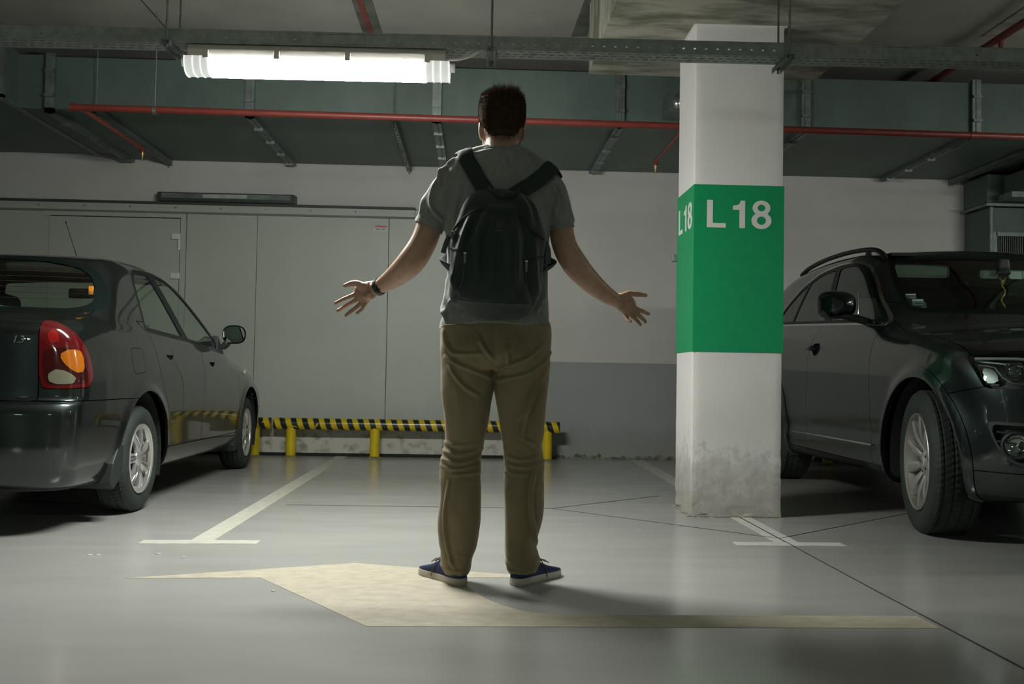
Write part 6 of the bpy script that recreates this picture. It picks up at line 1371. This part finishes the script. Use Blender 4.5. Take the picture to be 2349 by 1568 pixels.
pocket = [tuple(p) for p in pipeL[:-3]]+[(-0.060, 1.052), (-0.02, 1.040), (0.12, 1.034), (0.180, 1.034)]+[tuple(p) for p in pipeR[::-1][3:]]
sd = sdp(V[:, 0], V[:, 2], pocket); back = (N[:, 1] < -0.2).astype(float); d = np.zeros(len(V))
d += 0.016/(1+np.exp(sd/0.005))*back
BR = [[(-0.02, 1.36), (-0.05, 1.28), (-0.075, 1.18)], [(0.02, 1.34), (0.0, 1.22), (0.01, 1.10)], [(0.06, 1.25), (0.045, 1.16), (0.05, 1.08)], [(0.13, 1.30), (0.138, 1.2), (0.13, 1.08)], [(0.145, 1.43), (0.172, 1.38), (0.185, 1.32)], [(0.20, 1.26), (0.205, 1.16), (0.212, 1.08)], [(-0.09, 1.15), (-0.08, 1.09)]]
d += ridge(V, BR, 0.030, 0.016, yc=3.62)+0.0050*fsin(V, 61, (16, 16, 9))*back+0.0012*fsin(V, 63, (60, 60, 40))
for line in ([(-0.094, 1.298), (-0.059, 1.338), (-0.02, 1.363), (0.012, 1.377), (0.049, 1.371), (0.085, 1.36), (0.115, 1.364), (0.159, 1.344), (0.187, 1.304), (0.236, 1.272)],): d -= ridge(V, [line], 0.006, 0.004, yc=3.62)*back
V = V+N*d[:, None]; setv(me, V)
# surface lookup for trims: nearest back vertex
BV = V[N[:, 1] < -0.15]
def onbag(x, z, off=0.002):
    dd = (BV[:, 0]-x)**2+(BV[:, 2]-z)**2; k = np.argsort(dd)[:4]; w_ = 1/(dd[k]+1e-7); return (x-BX, float((BV[k, 1]*w_).sum()/w_.sum())-off-BY, z-1.0)
setv(me, V-np.array((BX, BY, 1.0))); link('bag_body', me, M_bag, bag, smooth='all')
def trim(name, pts, r, m, k=5, b_=None, off=.001):
    return MB().tube([onbag(p[0], p[1], off) for p in (catmull(pts, k) if len(pts) > 2 else np.linspace(pts[0], pts[1], 8))], r, 8, b=b_).build(name, m, bag, smooth=True)
trim('piping', list(map(tuple, pipeL)), .0022, M_bagp, 1); trim('piping', list(map(tuple, pipeR)), .0022, M_bagp, 1)
zp = trim('top_zip', [(-0.094, 1.298), (-0.059, 1.338), (-0.02, 1.363), (0.012, 1.377), (0.049, 1.371), (0.085, 1.36), (0.115, 1.364), (0.159, 1.344), (0.187, 1.304), (0.236, 1.272)], .0045, M_strap)
trim('side_zip', [(-0.099, 1.236), (-0.075, 1.224), (-0.047, 1.215)], .005, M_strap); trim('side_zip', [(0.240, 1.209), (0.205, 1.199), (0.174, 1.189)], .005, M_strap)
trim('bottom_seam', [(-0.066, 1.053), (-0.035, 1.042), (0.12, 1.036), (0.192, 1.038)], .0018, M_rub)
trim('centre_seam', [(0.075, 1.29), (0.070, 1.16), (0.066, 1.045)], .0010, M_bagp)
def puller(x, z, l_, mm=M_bagp):
    p = Vector(onbag(x, z, .010)); o = MB().box(p.x-.004, p.x+.004, p.y-.0015, p.y+.0015, p.z-l_, p.z).build('zip_puller', mm, bag, bevel=.001); MB().tube([(p.x-.005, p.y, p.z+.004), (p.x+.005, p.y, p.z+.004)], .004, 8).build('zip_slider', M_chrome, o)
puller(-0.046, 1.208, .032, mat('puller_grey', (.16, .17, .15), .45)); puller(0.173, 1.184, .034, bpy.data.materials['puller_grey']); puller(-0.092, 1.292, .026)
p = Vector(onbag(.079, 1.318, .003)); MB().box(p.x-.018, p.x+.018, p.y-.001, p.y+.002, p.z-.016, p.z+.016).build('label_patch', M_rub, bag, bevel=.002)
p = Vector(onbag(.072, 1.294, .003)); MB().prism([(-.014, 0), (-.008, -.003), (.008, -.003), (.014, 0), (.008, -.0015), (-.008, -.0015)], lambda a, c, h: (p.x+a, p.y-h, p.z+c), 0, .002).build('reflective_mark', bpy.data.materials['puller_grey'], bag)
from mathutils.bvhtree import BVHTree
sh = bpy.data.objects['tshirt'].data; SV = arr(sh)+np.array((MX, MY, 0)); SH = BVHTree.FromPolygons([tuple(v) for v in SV], [tuple(p.vertices) for p in sh.polygons])
def hug(p, th):
    co, n, i, d = SH.find_nearest(Vector(p)); return co+n*(th/2+.004)
def ribbon(name, pts, w, th, up, m=M_strap, k=6):
    q = catmull(pts, k)
    if name == 'shoulder_strap':
        q = [tuple(hug(p, th)) if i > 8 else tuple(p) for i, p in enumerate(q)]; q = [q[0]]+[tuple((Vector(q[i-1])+Vector(q[i])*2+Vector(q[i+1]))/4) for i in range(1, len(q)-1)]+[q[-1]]
    o = MB().tube([(p[0]-BX, p[1]-BY, p[2]-1.0) for p in q], w/2, 12, b=th/2, up=up).build(name, m, bag, smooth=60); return o
ribbon('shoulder_strap', [(0.040, 3.560, 1.435), (0.012, 3.578, 1.475), (-0.014, 3.597, 1.520), (-0.036, 3.625, 1.562), (-0.046, 3.665, 1.588), (-0.050, 3.72, 1.595), (-0.058, 3.775, 1.565), (-0.070, 3.825, 1.48), (-0.085, 3.845, 1.36), (-0.105, 3.81, 1.24), (-0.122, 3.72, 1.20), (-0.110, 3.62, 1.17)], .060, .012, (1, 0, .4))
ribbon('shoulder_strap', [(0.115, 3.560, 1.430), (0.155, 3.575, 1.460), (0.200, 3.595, 1.493), (0.238, 3.625, 1.528), (0.262, 3.665, 1.556), (0.272, 3.72, 1.560), (0.268, 3.775, 1.535), (0.255, 3.825, 1.46), (0.252, 3.845, 1.35), (0.262, 3.81, 1.24), (0.270, 3.72, 1.20), (0.250, 3.62, 1.17)], .062, .012, (1, 0, -.5))
ribbon('grab_loop', [(0.034, 3.548, 1.462), (0.046, 3.535, 1.440), (0.066, 3.522, 1.420), (0.088, 3.518, 1.416), (0.112, 3.522, 1.424), (0.134, 3.535, 1.442), (0.150, 3.548, 1.462)], .020, .005, (0, -.3, 1))
ribbon('strap_tail', [(-0.106, 3.60, 1.29), (-0.118, 3.598, 1.262), (-0.128, 3.600, 1.226)], .018, .004, (1, 0, .3), M_bagp); ribbon('strap_tail', [(0.244, 3.60, 1.275), (0.256, 3.60, 1.24), (0.257, 3.602, 1.195)], .026, .004, (1, 0, 0), M_bagp)
